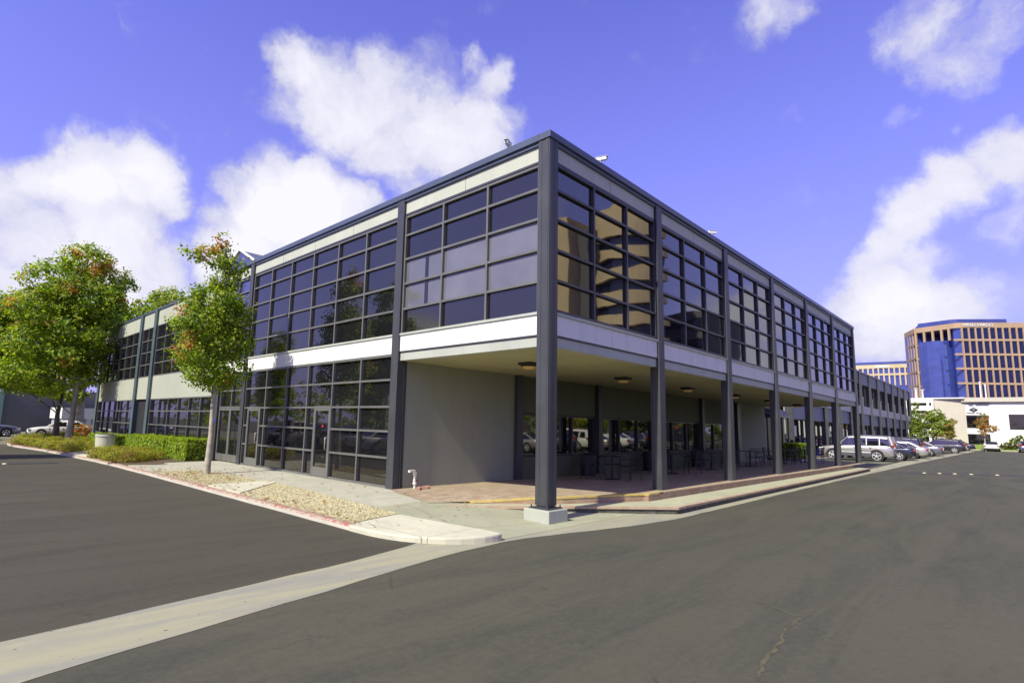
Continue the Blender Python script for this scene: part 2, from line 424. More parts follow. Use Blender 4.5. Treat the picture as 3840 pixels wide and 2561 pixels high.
tag(pebbles('gravel', grv2, 5000, rp_), 'tan loose pebbles and leaves round the foot of the street tree', 'gravel', kind='stuff')
rl = random.Random(31); ml_ = MB(); lc = []
for k in range(520):
    q = rl.random(); y = rl.uniform(1.0, 16) if q < .5 else rl.gauss(11.4, 1.6); x = (-3.3 + abs(rl.gauss(0, .25))) if q < .25 else (rl.uniform(-3.3, -.2) if q < .5 else rl.gauss(-2.3, .7))
    if x < -3.42 or x > -.1 or y < 1 or y > 16: continue
    z = .018 * x + .02 + (.02 if x < -1.6 else 0); a = rl.uniform(0, 6.3); s_ = rl.uniform(.02, .05); u_ = Vector((math.cos(a), math.sin(a), rl.uniform(-.3, .3))); w_ = Vector((-math.sin(a), math.cos(a), rl.uniform(-.2, .5)))
    p = Vector((x, y, z)); ml_.add([p - u_ * s_, p + w_ * s_ * .7, p + u_ * s_, p - w_ * s_ * .7], [(0, 1, 2), (0, 2, 3)]); c0 = [(.35, .2, .06), (.4, .12, .05), (.28, .26, .06), (.22, .13, .06)][rl.randrange(4)]; lc += [c0, c0]
FALLEN = (ml_, lc)
# kerb: sloping profile swept along a path
kp = [(-3.38, 1.75), (-3.38, 4), (-3.38, 8), (-3.38, 13), (-3.42, 17), (-3.5, 19.5), (-3.75, 23.5), (-4.05, 28), (-4.6, 32.2), (-4.75, 34.5), (-4.5, 37.5), (-3.6, 41.5), (-2.3, 46)]
def kerb(name, path, m, hz=.0, w=.14):
    mb = MB(); v = []; f = []; mi = []; prof = [(-.03, ZR), (-.008, zs(-3.3) - .035), (.015, zs(-3.3)), (w, zs(-3.3) + .003), (w, ZR)]
    for i, (x, y) in enumerate(path):
        dx = path[min(i + 1, len(path) - 1)][0] - path[max(i - 1, 0)][0]; dy = path[min(i + 1, len(path) - 1)][1] - path[max(i - 1, 0)][1]; L = math.hypot(dx, dy)
        nx, ny = dy / L, -dx / L
        for (o_, z) in prof: v.append((x + nx * o_, y + ny * o_, z + hz))
        if i:
            n = len(prof)
            for k in range(n - 1): a = (i - 1) * n + k; f.append((a, a + n, a + n + 1, a + 1)); mi.append(0 if k in (1, 2) else 1)
    mb.add(v, f); mb.m = mi; return struct(mb.build(name, [m, m_conc]))
def dens(p):
    o = []
    for a, b in zip(p, p[1:]):
        n = max(1, int(math.hypot(b[0] - a[0], b[1] - a[1]) / .5))
        o += [(a[0] + (b[0] - a[0]) * k / n + rg.uniform(-.006, .006), a[1] + (b[1] - a[1]) * k / n) for k in range(n)]
    return o + [p[-1]]
kerb('kerb', dens([(-3.38, 1.45), (-3.38, 1.75)] + kp[1:]), m_redkerb)
0 and kerb('nose_kerb', [(-3.38, .95), (-3.33, .62), (-3.22, .32), (-3.06, .03), (-2.86, -.22), (-2.62, -.41), (-2.36, -.53), (-2.1, -.585), (-1.93, -.57)], m_pad, hz=-.001)
# planting bed ground behind the kerb beyond the tree
bed = [(-3.24, 16.0), (-2.4, 15.7), (-.3, 16.6), (.3, 17.2), (.3, 46), (-2.1, 46), (-3.4, 41.5), (-4.3, 37.5), (-4.6, 34.5), (-4.45, 32), (-3.9, 28), (-3.6, 23.5), (-3.35, 19.5)]
struct(MB().prism(bed, ZR, -.035).build('planting_bed', m_soil))
struct(MB().prism([(-3.7, 24.0), (-3.5, 21.2), (-1.6, 23.4), (-1.5, 26.4), (-2.2, 26.4)], -.1, -.02).build('bed_path', m_pad))
struct(MB().prism([(-3.24, 13.2), (-3.24, 16.0), (-2.4, 15.7), (-.3, 16.6), (.3, 16.56), (.3, 13), (-2, 12.9)], ZR, -.036).build('sidewalk_end', m_side))

# patio: paved floor, two brick steps
upf = [(-.75, 2.62), (-.3, 2.35), (.2, 1.9), (1.0, 1.1), (1.55, .74), (3.62, -.12), (3.7, -.2), (29.4, -.2)]
lof = [(-.75, 2.3), (.65, .95), (2.1, -.12), (3.3, -1.1), (3.36, -1.1), (26.9, -.72)]
def zp(x, y):
    sx = max(0, min(1, (x + .72) / 1.9)); sx = sx * sx * (3 - 2 * sx)
    return (zr(x, y) + .006) * (1 - sx) + sx * (.012 + .16 * max(0, min(1, 1 - y / 4.95)))
def dx_(p, step=.25):
    xs_ = sorted(set([q[0] for q in p] + [round(p[0][0] + i * step, 3) for i in range(int((p[-1][0] - p[0][0]) / step) + 1)])); return xs_
pf = MB(); v = []; f = []; X = [x for x in dx_(upf) if x <= 29.4]
for i, x in enumerate(X):
    yt = 4.96 if x > -.1 else 2.62 + (4.96 - 2.62) * (x + .75) / .65
    for k in range(9): y = lin(upf, x) + (yt - lin(upf, x)) * k / 8; v.append((x, y, zp(x, y)))
    if i:
        for k in range(8): a = (i - 1) * 9 + k; f.append((a, a + 9, a + 10, a + 1))
pf.add(v, f); struct(pf.build('patio', m_pave))
def wallstrip(poly, z0, z1, m, name, th=.0, xmax=99, n=.25):
    mb = MB(); v = []; f = []
    X = [x for x in dx_(poly, n) if x <= xmax]
    for i, x in enumerate(X):
        y = lin(poly, x) - th; v += [(x, y, z0(x, y)), (x, y, z1(x, y))]
        if i: f.append((2 * i - 2, 2 * i, 2 * i + 1, 2 * i - 1))
    mb.add(v, f); return struct(mb.build(name, m))
ZL = lambda x, y: (.0 if x > 1.5 else -.03 + .03 * max(0, (x + .75) / 2.25))
wallstrip(upf, lambda x, y: -.05, lambda x, y: zp(x, y) - .03, m_riser, 'upper_riser', 0, 25.6)
# nosing course and yellow edge
def nosing(name, poly, zf, m, x0, x1, w=.1, t=.035, out=.012, dz=0.0):
    mb = MB(); X = [x for x in dx_(poly, .25) if x0 <= x <= x1]; v = []; f = []
    for i, x in enumerate(X):
        y = lin(poly, x); z = zf(x, y) + .004 + dz; v += [(x, y - out, z - t), (x, y - out, z), (x, y + w, z), (x, y + w, z - t)]
        if i:
            for k in range(3): a = 4 * (i - 1) + k; f.append((a, a + 4, a + 5, a + 1))
    n = len(v) - 4; f += [(0, 1, 2, 3), (n, n + 3, n + 2, n + 1)]
    mb.add(v, f); return struct(mb.build(name, m))
nosing('upper_nosing', upf, zp, m_nose, 4.4, 25.65)
nosing('yellow_step_edge', upf, zp, m_yel, -.1, 4.38, w=.11, t=.04)
tr = MB(); v = []; f = []; X = [x for x in dx_(lof) if x <= 26.9]
for i, x in enumerate(X):
    a, b = lin(lof, x), lin(upf, x) + .02; v += [(x, a + .1, ZL(x, 0)), (x, b, ZL(x, 0))]
    if i: f.append((2 * i - 2, 2 * i, 2 * i + 1, 2 * i - 1))
tr.add(v, f); struct(tr.build('lower_tread', m_tread))
nosing('lower_nosing', lof, ZL, m_nose, -.75, 26.9, w=.12, t=.05)
wallstrip(lof, lambda x, y: ZR - .02, lambda x, y: ZL(x, y) - .04, mat('dark_stained_base', (.10, .10, .075), .9, var=.5, scale=6), 'lower_riser', -.03, 26.9)
struct(MB().box((26.8, -.7, ZR), (27.0, -.2, -.002)).box((25.55, -.2, -.02), (25.75, .4, .12)).build('step_end', m_riser))
# shaded parking apron
struct(MB().prism([(28.9, .0), (28.9, 4.9), (34, 4.9), (34, 2), (44, .3), (30, .3)], ZR, ZR + .008).build('parking_apron', m_lotL))
struct(MB().box((33.0, 4.0, ZR), (46.8, 4.2, 0)).box((46.8, 4.0, ZR), (92, 4.2, 0)).build('planter_kerb', m_conc))
struct(MB().prism([(33, 4.2), (96, 4.2), (96, 7), (33, 7)], ZR, -.01).build('front_bed', m_soil))
def paintline(x0, y0, x1, y1, w=.1):
    dx, dy = x1 - x0, y1 - y0; L = math.hypot(dx, dy); a, b = -dy / L * w / 2, dx / L * w / 2
    return [(x0 + a, y0 + b, ZR + .012), (x0 - a, y0 - b, ZR + .012), (x1 - a, y1 - b, ZR + .012), (x1 + a, y1 + b, ZR + .012)]
mb = MB()
for x in (40.9, 44.6, 49.6, 55.6, 59, 66, 72, 78, 85, 91): mb.add(paintline(x, -.1, x, 4), [(0, 1, 2, 3)])
struct(mb.build('stall_lines', mat('white_road_paint', (.6, .6, .57), .7, var=.2, scale=9)))

# ------------------------------------------------------------------ window bays
def P3(base, u, axis, d, z):
    # axis 'y': facade plane x=base (left side), u along y, d into building (+x); axis 'x': plane y=base, u along x, d along +y
    return (base + d, u, z) if axis == 'y' else (u, base + d, z)
def glazing(parent, axis, base, us, zs_, frame_mat, pane_mat, rec=.12, fw=.055, fd=.07, special=None, warp=.0016, nm='window', label=None, rng=random.Random(5), alt=None):
    fr = MB(); u0, u1, z0, z1 = us[0], us[-1], zs_[0], zs_[-1]
    for i, u in enumerate(us):
        a, b = (u, u + fw) if i == 0 else ((u - fw, u) if i == len(us) - 1 else (u - fw / 2, u + fw / 2))
        fr.box(P3(base, a, axis, rec - fd, z0), P3(base, b, axis, rec + .03, z1))
    for i, z in enumerate(zs_):
        a, b = (z, z + fw) if i == 0 else ((z - fw, z) if i == len(zs_) - 1 else (z - fw / 2, z + fw / 2))
        for p, q in zip(us, us[1:]):
            fr.box(P3(base, p + fw / 2, axis, rec - fd + .004, a), P3(base, q - fw / 2, axis, rec + .028, b))
    w = fr.build(nm, frame_mat, parent)
    if label: w['label'] = label
    groups = {}
    for j, (p, q) in enumerate(zip(us, us[1:])):
        for k, (a, b) in enumerate(zip(zs_, zs_[1:])):
            key = 'alt' if (alt and alt(j, k)) else ('pane' if not (alt and alt(0, 1)) else 'pane%d' % (k > 1))
            if special and special(j, k): continue
            mb = groups.setdefault(key, MB()); n = 5; t1 = rng.uniform(-.0022, .0022); t2 = rng.uniform(-.0022, .0022); am = rng.uniform(-1, 1) * warp; am2 = rng.uniform(-1, 1) * warp
            v = []
            for r_ in range(n):
                for c_ in range(n):
                    s, t = c_ / (n - 1), r_ / (n - 1)
                    d = rec + t1 * (s - .5) * (q - p) + t2 * (t - .5) * (b - a) + am * math.sin(math.pi * s) * math.sin(math.pi * t) + am2 * math.sin(2 * math.pi * t) * .5
                    v.append(P3(base, p + (q - p) * s, axis, d, a + (b - a) * t))
            f = [(r_ * n + c_, r_ * n + c_ + 1, (r_ + 1) * n + c_ + 1, (r_ + 1) * n + c_) for r_ in range(n - 1) for c_ in range(n - 1)]
            mb.add(v, f, 0, True)
    for key, mb in groups.items():
        o = mb.build('blind_pane' if key == 'alt' else 'pane', m_blind if key == 'alt' else pane_mat, w)
    return w
def column(parent, x, y, z0, z1, w=.3, d=.3, m=None, axis='x', low=None):
    m = m or m_col; mb = MB(); e = .022
    if axis == 'x':
        mb.box((x, y, z0), (x + w, y + .035, z1)); mb.box((x + e, y + .035, z0), (x + w - e, y + d - .03, z1)); mb.box((x, y + d - .03, z0), (x + w, y + d, z1))
        if low: mb.box((x + .004, y + d, z0), (x + w - .004, y + low, 3.32))
    else:
        mb.box((x, y, z0), (x + .035, y + w, z1)); mb.box((x + .035, y + e, z0), (x + d - .03, y + w - e, z1)); mb.box((x + d - .03, y, z0), (x + d, y + w, z1))
    return mb.build('column', m, parent)

# ------------------------------------------------------------------ main building
main = empty('office_building', (0, 0, 0), label='two-storey glass office building with raised corner over an open patio', cat='office building')
PX = 4.81; NB = 6; XE = NB * PX + .3
cols_x = [i * PX for i in range(NB + 1)]
# body
body = MB()
body.box((.3, .3, 3.36), (XE - .05, 17.0, 7.55)); body.box((.3, 5.3, .0), (XE - .1, 17.0, 3.36))
body.build('wall', m_dark, main)
MB().box((.16, .16, 7.55), (XE - .02, 17.2, 7.62)).build('roof', m_roof, main)
MB().box((.16, .16, 3.33), (XE - .02, 5.3, 3.36)).build('soffit', m_soff, main)
# parapet flashing
fl = MB(); fl.box((-.03, -.03, 7.78), (XE + .03, .18, 7.93)); fl.box((-.03, .18, 7.78), (.18, 17.2, 7.93)); fl.box((.02, .02, 7.70), (XE, .16, 7.78)); fl.box((.02, .16, 7.70), (.16, 14.36, 7.78))
fl.box((XE - .1, .18, 7.6), (XE + .03, 17.2, 7.93))
fl.build('parapet_flashing', m_cap, main, bevel=.006)
ROW_U = [4.06, 4.74, 5.40, 6.07, 6.73, 7.31]
ROW_L = [4.0, 4.70, 5.39, 6.07, 6.74, 7.29]
def trims(parent, axis, base, u0, u1, band, fas, beam=True, zb=3.57):
    mb = MB().box(P3(base, u0, axis, .075, 7.36), P3(base, u1, axis, .2, 7.70)); mb.build('fascia', fas, parent)
    MB().box(P3(base, u0, axis, .05, 7.30), P3(base, u1, axis, .2, 7.355)).build('upper_trim', m_mullR, parent); MB().box(P3(base, u0, axis, .06, zb - .035), P3(base, u1, axis, .3, zb)).build('lower_trim', m_mullR, parent)
    MB().box(P3(base, u0, axis, .055, zb), P3(base, u1, axis, .3, 3.985)).build('spandrel', band, parent)
    MB().box(P3(base, u0, axis, .02, 3.987), P3(base, u1, axis, .2, 4.045)).build('sill', m_beam, parent, bevel=.005)
    for k in range(1, int((u1 - u0) / 2.2)):
        u = u0 + (u1 - u0) * k / int((u1 - u0) / 2.2)
        MB().box(P3(base, u - .005, axis, .0535, zb + .005), P3(base, u + .005, axis, .07, 3.98)).build('spandrel_joint', m_beam, parent)
        MB().box(P3(base, u - .005, axis, .0735, 7.365), P3(base, u + .005, axis, .09, 7.695)).build('fascia_joint', m_mullR, parent)
    if beam: MB().box(P3(base, u0, axis, .085, 3.325), P3(base, u1, axis, .3, zb - .04)).build('beam', m_beam, parent)
rgl = random.Random(21)
for i in range(NB):
    a, b = cols_x[i] + .3, cols_x[i + 1]
    trims(main, 'x', 0, a, b, m_white, m_fascia)
    L = (b - a); us = [a + L * k / 3 for k in range(4)]
    glazing(main, 'x', 0, us, ROW_U, m_mullR, m_glassR, rng=rgl, label='upper window grid on the patio side, bay %s from the corner' % ['one', 'two', 'three', 'four', 'five', 'six'][i])
for i, x in enumerate(cols_x):
    if i == 0: continue
    column(main, x, 0, .12, 7.78, d=.26)
cc = MB().box((0, 0, .16), (.3, .3, 7.78)); cc.box((-.008, .03, .2), (.0, .10, 7.77)); cc.box((-.008, .2, .2), (0, .27, 7.77)); cc.box((.03, -.008, .2), (.10, 0, 7.77)); cc.box((.2, -.008, .2), (.27, 0, 7.77))
c0 = cc.build('corner_column', m_col, main)
pl = MB().box((-.16, -.16, ZR - .02), (.46, .46, .10)).build('plinth', m_plinth, c0, bevel=.015)
bp = MB().box((-.09, -.09, .10), (.39, .39, .12))
for bx, by in ((-.05, -.05), (.35, -.05), (-.05, .35), (.35, .35)): bp.cyl((bx, by, .12), .012, .06, 8); bp.cyl((bx, by, .12), .022, .02, 6)
bp.box((.02, .02, .12), (.28, .28, .17)); bp.build('base_plate', m_col, c0)
# left facade
bays = [(.3, 4.91, 3), (5.21, 14.36, 6)]
for (a, b, n) in bays:
    trims(main, 'y', 0, a, b, m_white, m_fascia, beam=(n == 3), zb=3.57 if n == 3 else 3.52)
    us = [a + (b - a) * k / n for k in range(n + 1)]
    glazing(main, 'y', 0, us, ROW_L, m_mull, m_glass, rng=rgl, rec=.13,
            label='upper window grid beside the corner column with pale blinds' if n == 3 else 'long upper window grid of six panes across',
            alt=(lambda j, k: k in (1, 2) and not False) if n == 3 else (lambda j, k: False))
for y in (4.91, 14.36, 16.9):
    column(main, 0, y, .0 if y < 15 else .0, 7.8, axis='y', w=.29, d=.25)
# dark strip seen between the blinds of the last pane
MB().box((.118, 3.95, 4.72), (.123, 4.07, 6.05)).build('blind_gap', m_glass, main)
# ground floor window wall of the long bay, with two glazed doors
GZ = [.03, .77, 1.46, 2.11, 2.83, 3.48]
gz = MB(); pn = MB(); rec = .13
gu = [5.21, 6.69, 8.17, 9.67, 11.13, 12.66, 14.36]
us_all = gu
def bar(mb, u0, u1, z0, z1, d0=.055, d1=.15): mb.box((d0, u0, z0), (d1, u1, z1))
for z in GZ:
    for p, q in zip(gu, gu[1:]):
        if z < 2 and z > .1 and ((p, q) == (8.17, 9.67)): q0 = (9.13, q); bar(gz, q0[0], q0[1] - .03, z - .028, z + .028, .059, .148); continue
        if z < 2 and z > .1 and ((p, q) == (12.66, 14.36)): bar(gz, p + .03, 13.0, z - .028, z + .028, .059, .148); bar(gz, 14.02, q, z - .028, z + .028, .059, .148); continue
        bar(gz, p + .0275, q - .0275, z - .028, z + .028, .059, .148)
for i, u in enumerate(gu): bar(gz, u - .0275, u + .0275, .0, 3.51)
for (a, b) in ((8.2, 9.1), (13.02, 14.0)):
    bar(gz, a - .045, a, 0, 2.15, .045); bar(gz, b, b + .045, 0, 2.15, .045); bar(gz, a, b, 2.07, 2.15, .045)
gw = gz.build('window', m_mull, main); gw['label'] = 'ground floor window grid with two glazed doors'
def panes(mb, u0, u1, z0, z1, rng=rgl, d=.13, wp=.0012):
    n = 4; t1, t2, am = rng.uniform(-.002, .002), rng.uniform(-.002, .002), rng.uniform(-1, 1) * wp; v = []
    for r_ in range(n):
        for c_ in range(n):
            s, t = c_ / 3, r_ / 3; v.append((d + t1 * (s - .5) + t2 * (t - .5) + am * math.sin(math.pi * s) * math.sin(math.pi * t), u0 + (u1 - u0) * s, z0 + (z1 - z0) * t))
    mb.add(v, [(r_ * n + c_, r_ * n + c_ + 1, (r_ + 1) * n + c_ + 1, (r_ + 1) * n + c_) for r_ in range(3) for c_ in range(3)], 0, True)
for p, q in zip(gu, gu[1:]):
    for a, b in zip(GZ, GZ[1:]): panes(pn, p, q, a, b)
pn.build('pane', m_glass, gw)
for (a, b, st) in ((8.2, 9.1, True), (13.02, 14.0, False)):
    d = MB(); s = .07
    d.box((.05, a, .04), (.11, a + s, 2.07)).box((.05, b - s, .04), (.11, b, 2.07)).box((.05, a + s, 2.0), (.11, b - s, 2.07)).box((.05, a + s, .04), (.11, b - s, .30))
    do = d.build('door', m_mull, main)
    p_ = MB(); panes(p_, a + s, b - s, .30, 2.0, d=.085, wp=.0008); p_.build('door_pane', m_glassR, do)
    MB().tube([(.03, a + .1, .85), (-.01, a + .1, .85), (-.01, a + .1, 1.2), (.03, a + .1, 1.2)], .012).build('handle', m_galv, do)
    if st: MB().box((.070, 8.55, 1.50), (.0745, 8.68, 1.57)).build('door_sticker', m_red, do)
# gable bay with entrance
trims(main, 'y', 0, 14.65, 16.9, m_white, m_fascia, beam=False, zb=3.5)
glazing(main, 'y', 0, [14.65, 15.75, 16.9], ROW_L, m_mull, m_glassG, rng=rgl, label='narrow upper window under the small gable')
glazing(main, 'y', 0, [14.65, 15.75, 16.9], [2.12, 2.8, 3.48], m_mull, m_glass, rng=rgl, rec=.16)
for (a, b) in ((14.68, 15.74), (15.76, 16.87)):
    d = MB(); s = .08
    d.box((.08, a, .03), (.14, a + s, 2.11)).box((.08, b - s, .03), (.14, b, 2.11)).box((.08, a + s, 2.02), (.14, b - s, 2.11)).box((.08, a + s, .03), (.14, b - s, .30))
    do = d.build('door', m_mull, main); p_ = MB(); panes(p_, a + s, b - s, .3, 2.02, d=.11, wp=.0008); p_.build('door_pane', m_glass, do)
gb = MB(); gb.add([(-.02, 14.3, 7.86), (-.02, 17.3, 7.86), (-.02, 15.8, 8.6), (2.2, 14.3, 7.86), (2.2, 17.3, 7.86), (2.2, 15.8, 8.6)],
       [(0, 1, 2), (3, 5, 4), (0, 2, 5, 3), (1, 4, 5, 2)])
gb.build('gable_roof', m_cap, main)
MB().tube([(-.05, 14.28, 7.86), (-.05, 15.8, 8.62), (-.05, 17.32, 7.86)], .06, 6).build('gable_rim', m_wht, main)
MB().add([(-.03, 14.55, 7.93), (-.03, 17.05, 7.93), (-.03, 15.8, 8.5), (-.028, 14.55, 7.93)], [(0, 1, 2)]).build('gable_window', mat('painted_sky_glazing', (.07, .075, .22), .35), main)  # reflected sky blue put into the base colour of the glazing
# recessed ground floor wall behind the patio
YB = 4.95
MB().box((.36, YB, -.02), (PX, YB + .3, 3.33)).build('patio_wall', m_wall, main)
MB().box((NB * PX - PX + .55, YB - .02, -.02), (XE - .1, YB + .3, 3.33)).build('patio_wall', m_wall, main)
for i in range(1, NB):
    x = i * PX; MB().box((x, YB - .14, -.02), (x + .3, YB + .2, 3.33)).build('pillar', m_col, main)
MB().box((PX * 5 + .36, YB - .12, -.02), (PX * 5 + .5, YB + .1, 3.33)).build('pillar_trim', m_beam, main)
jnt = MB(); upper = MB()
for i in range(1, 5):
    a, b = i * PX + .3, (i + 1) * PX; n = 3; us = [a + (b - a) * k / n for k in range(n + 1)]
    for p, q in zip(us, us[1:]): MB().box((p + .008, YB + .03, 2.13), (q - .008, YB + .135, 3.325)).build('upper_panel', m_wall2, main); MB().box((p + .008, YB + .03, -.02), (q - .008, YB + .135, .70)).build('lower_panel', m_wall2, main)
    jnt.box((a, YB + .14, -.02), (b, YB + .19, 3.32))
    glazing(main, 'x', YB + .03, us, [.72, 2.11], m_mullR, m_glassR, rng=rgl, rec=.08, fw=.06, fd=.08, warp=.0008, nm='patio_window')
jnt.build('panel_backing', m_dark, main)
# east link to next building: dark glass entrance recess
lk_ = MB().box((XE, 8.0, -.1), (34.0, 17, 7.3)); lk_.build('link_block', m_dark, main)
glazing(main, 'x', 7.85, [XE + .1 + k * 1.15 for k in range(5)], [0, 2.3, 3.4, 4.6, 6.2], m_band2, m_glassR, rng=rgl)

# ceiling lights
lp = None
for i in range(6):
    x = 2.3 + i * 4.8
    if lp is None:
        lp = empty('ceiling_light', (x, 2.35, 3.33), label='', cat='ceiling light', group='lights under the patio soffit')
        MB().box((-.2, -.2, -.07), (.2, .2, 0)).cyl((0, 0, -.11), .2, .04, 16).build('housing', m_steel, lp)
        MB().cyl((0, 0, -.17), .12, .06, 16, .19).build('lens', m_amber, lp); reindex(); o = lp
    else: o = copy_tree(lp, loc=(x, 2.35, 3.33))
    o['label'] = 'square amber ceiling light under the soffit, ' + ['nearest the corner column', 'second from the corner column', 'third from the corner column', 'third from the far end', 'second from the far end', 'over the far end of the patio'][i]

# security cameras
cm = None
spots = [((.1, 1.25, 7.93), R(200), 'white security camera on the left parapet near the roof corner'), ((2.1, .08, 7.93), R(-70), 'white security camera on the right parapet closest to the roof corner'),
         ((8.8, .08, 7.93), R(-40), 'white security camera farther along the right parapet above the second window bay'), ((-.05, 15.3, 2.95), R(215), 'small white camera above the entrance doors behind the street tree')]
for loc, rz, lb in spots:
    if cm is None:
        cm = empty('security_camera', loc, rz, cat='security camera', group='roof edge cameras')
        MB().cyl((0, 0, 0), .035, .1, 8).tube([(0, 0, .08), (.02, 0, .14)], .02).build('bracket', m_whitemetal, cm)
        MB().box((-.1, -.04, .12), (.16, .04, .20)).box((-.1, -.055, .20), (.19, .055, .212)).build('housing', m_whitemetal, cm, bevel=.008)
        MB().cyl((.16, 0, .16), .028, .012, 12, axis='x').build('lens', m_blackp, cm); reindex(); o = cm
    else: o = copy_tree(cm, loc=loc, rz=rz)
    o['label'] = lb

# ------------------------------------------------------------------ left wing
wing = empty('office_wing', (0, 0, 0), label='grey panelled office wing with dark window grid behind the trees', cat='office building')
WX = .45
MB().box((WX + .2, 17.0, -.05), (16, 40.6, 7.5)).build('wall', m_dark, wing)
MB().box((WX + .0, 17.2, 7.74), (16.1, 40.7, 7.86)).build('roof', m_cap, wing)
wb = [(17.2, 27.95, 7), (28.4, 30.75, 2), (31.25, 40.2, 6)]
for a, b, n in wb:
    MB().box((WX + .06, a, 6.86), (WX + .3, b, 7.74)).build('fascia', m_wallL, wing)
    MB().box((WX + .06, a, 2.68), (WX + .3, b, 3.95)).build('spandrel', m_wallL, wing)
    us = [a + (b - a) * k / n for k in range(n + 1)]
    glazing(wing, 'y', WX, us, [3.95, 4.68, 5.4, 6.1, 6.86], m_mull, m_glass, rng=rgl)
    if n != 2: glazing(wing, 'y', WX, us, [.0, .55, 1.27, 2.0, 2.68], m_mull, m_glass, rng=rgl)
m_colw = mat('green_slate_paint', (.085, .12, .12), .42, var=.1)
for y in (27.95, 30.75, 40.2): column(wing, WX - .05, y, -.05, 7.78, axis='y', w=.45, d=.4, m=m_colw)

# ------------------------------------------------------------------ second building
b2 = empty('office_building', (0, 0, 0), label='long dark two-storey office block behind the row of parked cars', cat='office building')
Y2 = 6.0; cols2 = [38.6 + 5.25 * i for i in range(13)]
MB().box((cols2[0] + .1, Y2 + .75, -.1), (cols2[-1], Y2 + 15, 8.6)).build('wall', m_dark, b2)
MB().box((cols2[0] - .1, Y2 + .02, 8.66), (cols2[-1] + .3, Y2 + 15, 8.82)).build('roof', m_cap, b2)
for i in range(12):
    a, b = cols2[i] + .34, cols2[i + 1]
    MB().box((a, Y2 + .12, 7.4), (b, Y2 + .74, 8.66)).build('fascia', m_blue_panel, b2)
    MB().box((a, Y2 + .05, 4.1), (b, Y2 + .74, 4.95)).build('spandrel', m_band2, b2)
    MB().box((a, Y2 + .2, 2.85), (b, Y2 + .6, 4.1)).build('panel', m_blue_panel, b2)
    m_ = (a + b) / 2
    vo = .5 * (a + 8.9) / 12.6; MB().box((a + vo + .05, Y2 + .44, 5.0), (a + vo + .75, Y2 + .47, 6.16)).build('painted_reflection', m_wht, b2)  # pale panel standing in for a bright reflection in the glass
    if i % 3 != 1: MB().box((a + vo + .05, Y2 + .44, 1.5), (a + vo + .7, Y2 + .47, 2.35)).build('painted_reflection', m_wht, b2)  # the same painted reflection strip in the lower windows
    glazing(b2, 'x', Y2 + .55, [a, m_, b], [4.95, 6.2, 7.4], m_mullR, m_glassR, rng=rgl)
    glazing(b2, 'x', Y2 + .55, [a, m_, b], [-.02, 1.4, 2.85], m_mullR, m_glassR, rng=rgl)
for x in cols2: column(b2, x, Y2 - .1, -.1, 8.7, w=.34, d=.5)
# awning at the entrance
aw = empty('entrance_awning', (34.6, 6.3, 0), label='dark barrel awning on posts over the entrance beyond the patio', cat='awning')
am = MB(); n = 10
v = []
for j in range(2):
    for k in range(n + 1):
        a = math.pi * k / n; v.append((-1.8 + j * 3.6, math.cos(a) * .75, 2.95 + math.sin(a) * .5))
am.add(v, [(k, k + 1, n + 2 + k, n + 1 + k) for k in range(n)] + [list(range(n + 1)), list(range(2 * n + 1, n, -1))], 0, True)
am.box((-1.8, -.78, 2.83), (1.8, .78, 2.95)); am.build('canopy', m_mullR, aw)
MB().box((-1.82, -.8, 2.84), (1.82, -.781, 2.9)).build('valance_trim', m_beam, aw)
for sx in (-1.7, 1.7):
    for sy in (-.7, .7): MB().box((sx - .05, sy - .05, -.15), (sx + .05, sy + .05, 2.83)).build('post', m_mull, aw)

# ------------------------------------------------------------------ glass tower
tw = empty('office_tower', (0, 0, 0), label='tall blue glass tower with tan grid and white lettering along its top', cat='office tower')
pA, pB, pC, pD, pE = (203.1, 17.7), (194.8, 14.4), (190.73, 5.4), (190.82, 3.9), (199.6, -8.0)
dv = Vector((pE[0] - pD[0], pE[1] - pD[1])); dl = dv.length; dv /= dl
pF = (pD[0] + dv.x * dl * 1.9, pD[1] + dv.y * dl * 1.9); nn = Vector((dv.y, -dv.x)); nn = -nn if nn.x > 0 else nn
inn = -nn
def off(p, d, n_=None): n_ = n_ or inn; return (p[0] + n_[0] * d, p[1] + n_[1] * d)
back = [(240, -14), (240, 22)]
glb = [pA, off(pB, .5, (1, -.3)), (200, 9.5), off(pC, .9, (.95, .3)), off(pD, .35), off(pF, .35)] + back
MB().prism(glb, -.1, 31.6).build('glass_core', m_glassB, tw)
MB().prism([pA, pB, pC, pD, pF] + back, 31.6, 33.0).build('fascia', m_terra, tw)
MB().prism([(196.5, 13.6), (194.0, 6.3), (194.2, 4.9), (201.4, -5.0), (236, -5), (236, 18)], 33.0, 34.6).build('penthouse_screen', m_pent, tw)
MB().prism([(204.6, 15.5), (196.5, 13.6), (236, 18)], 33, 34.2).build('penthouse_wing', m_pent, tw)
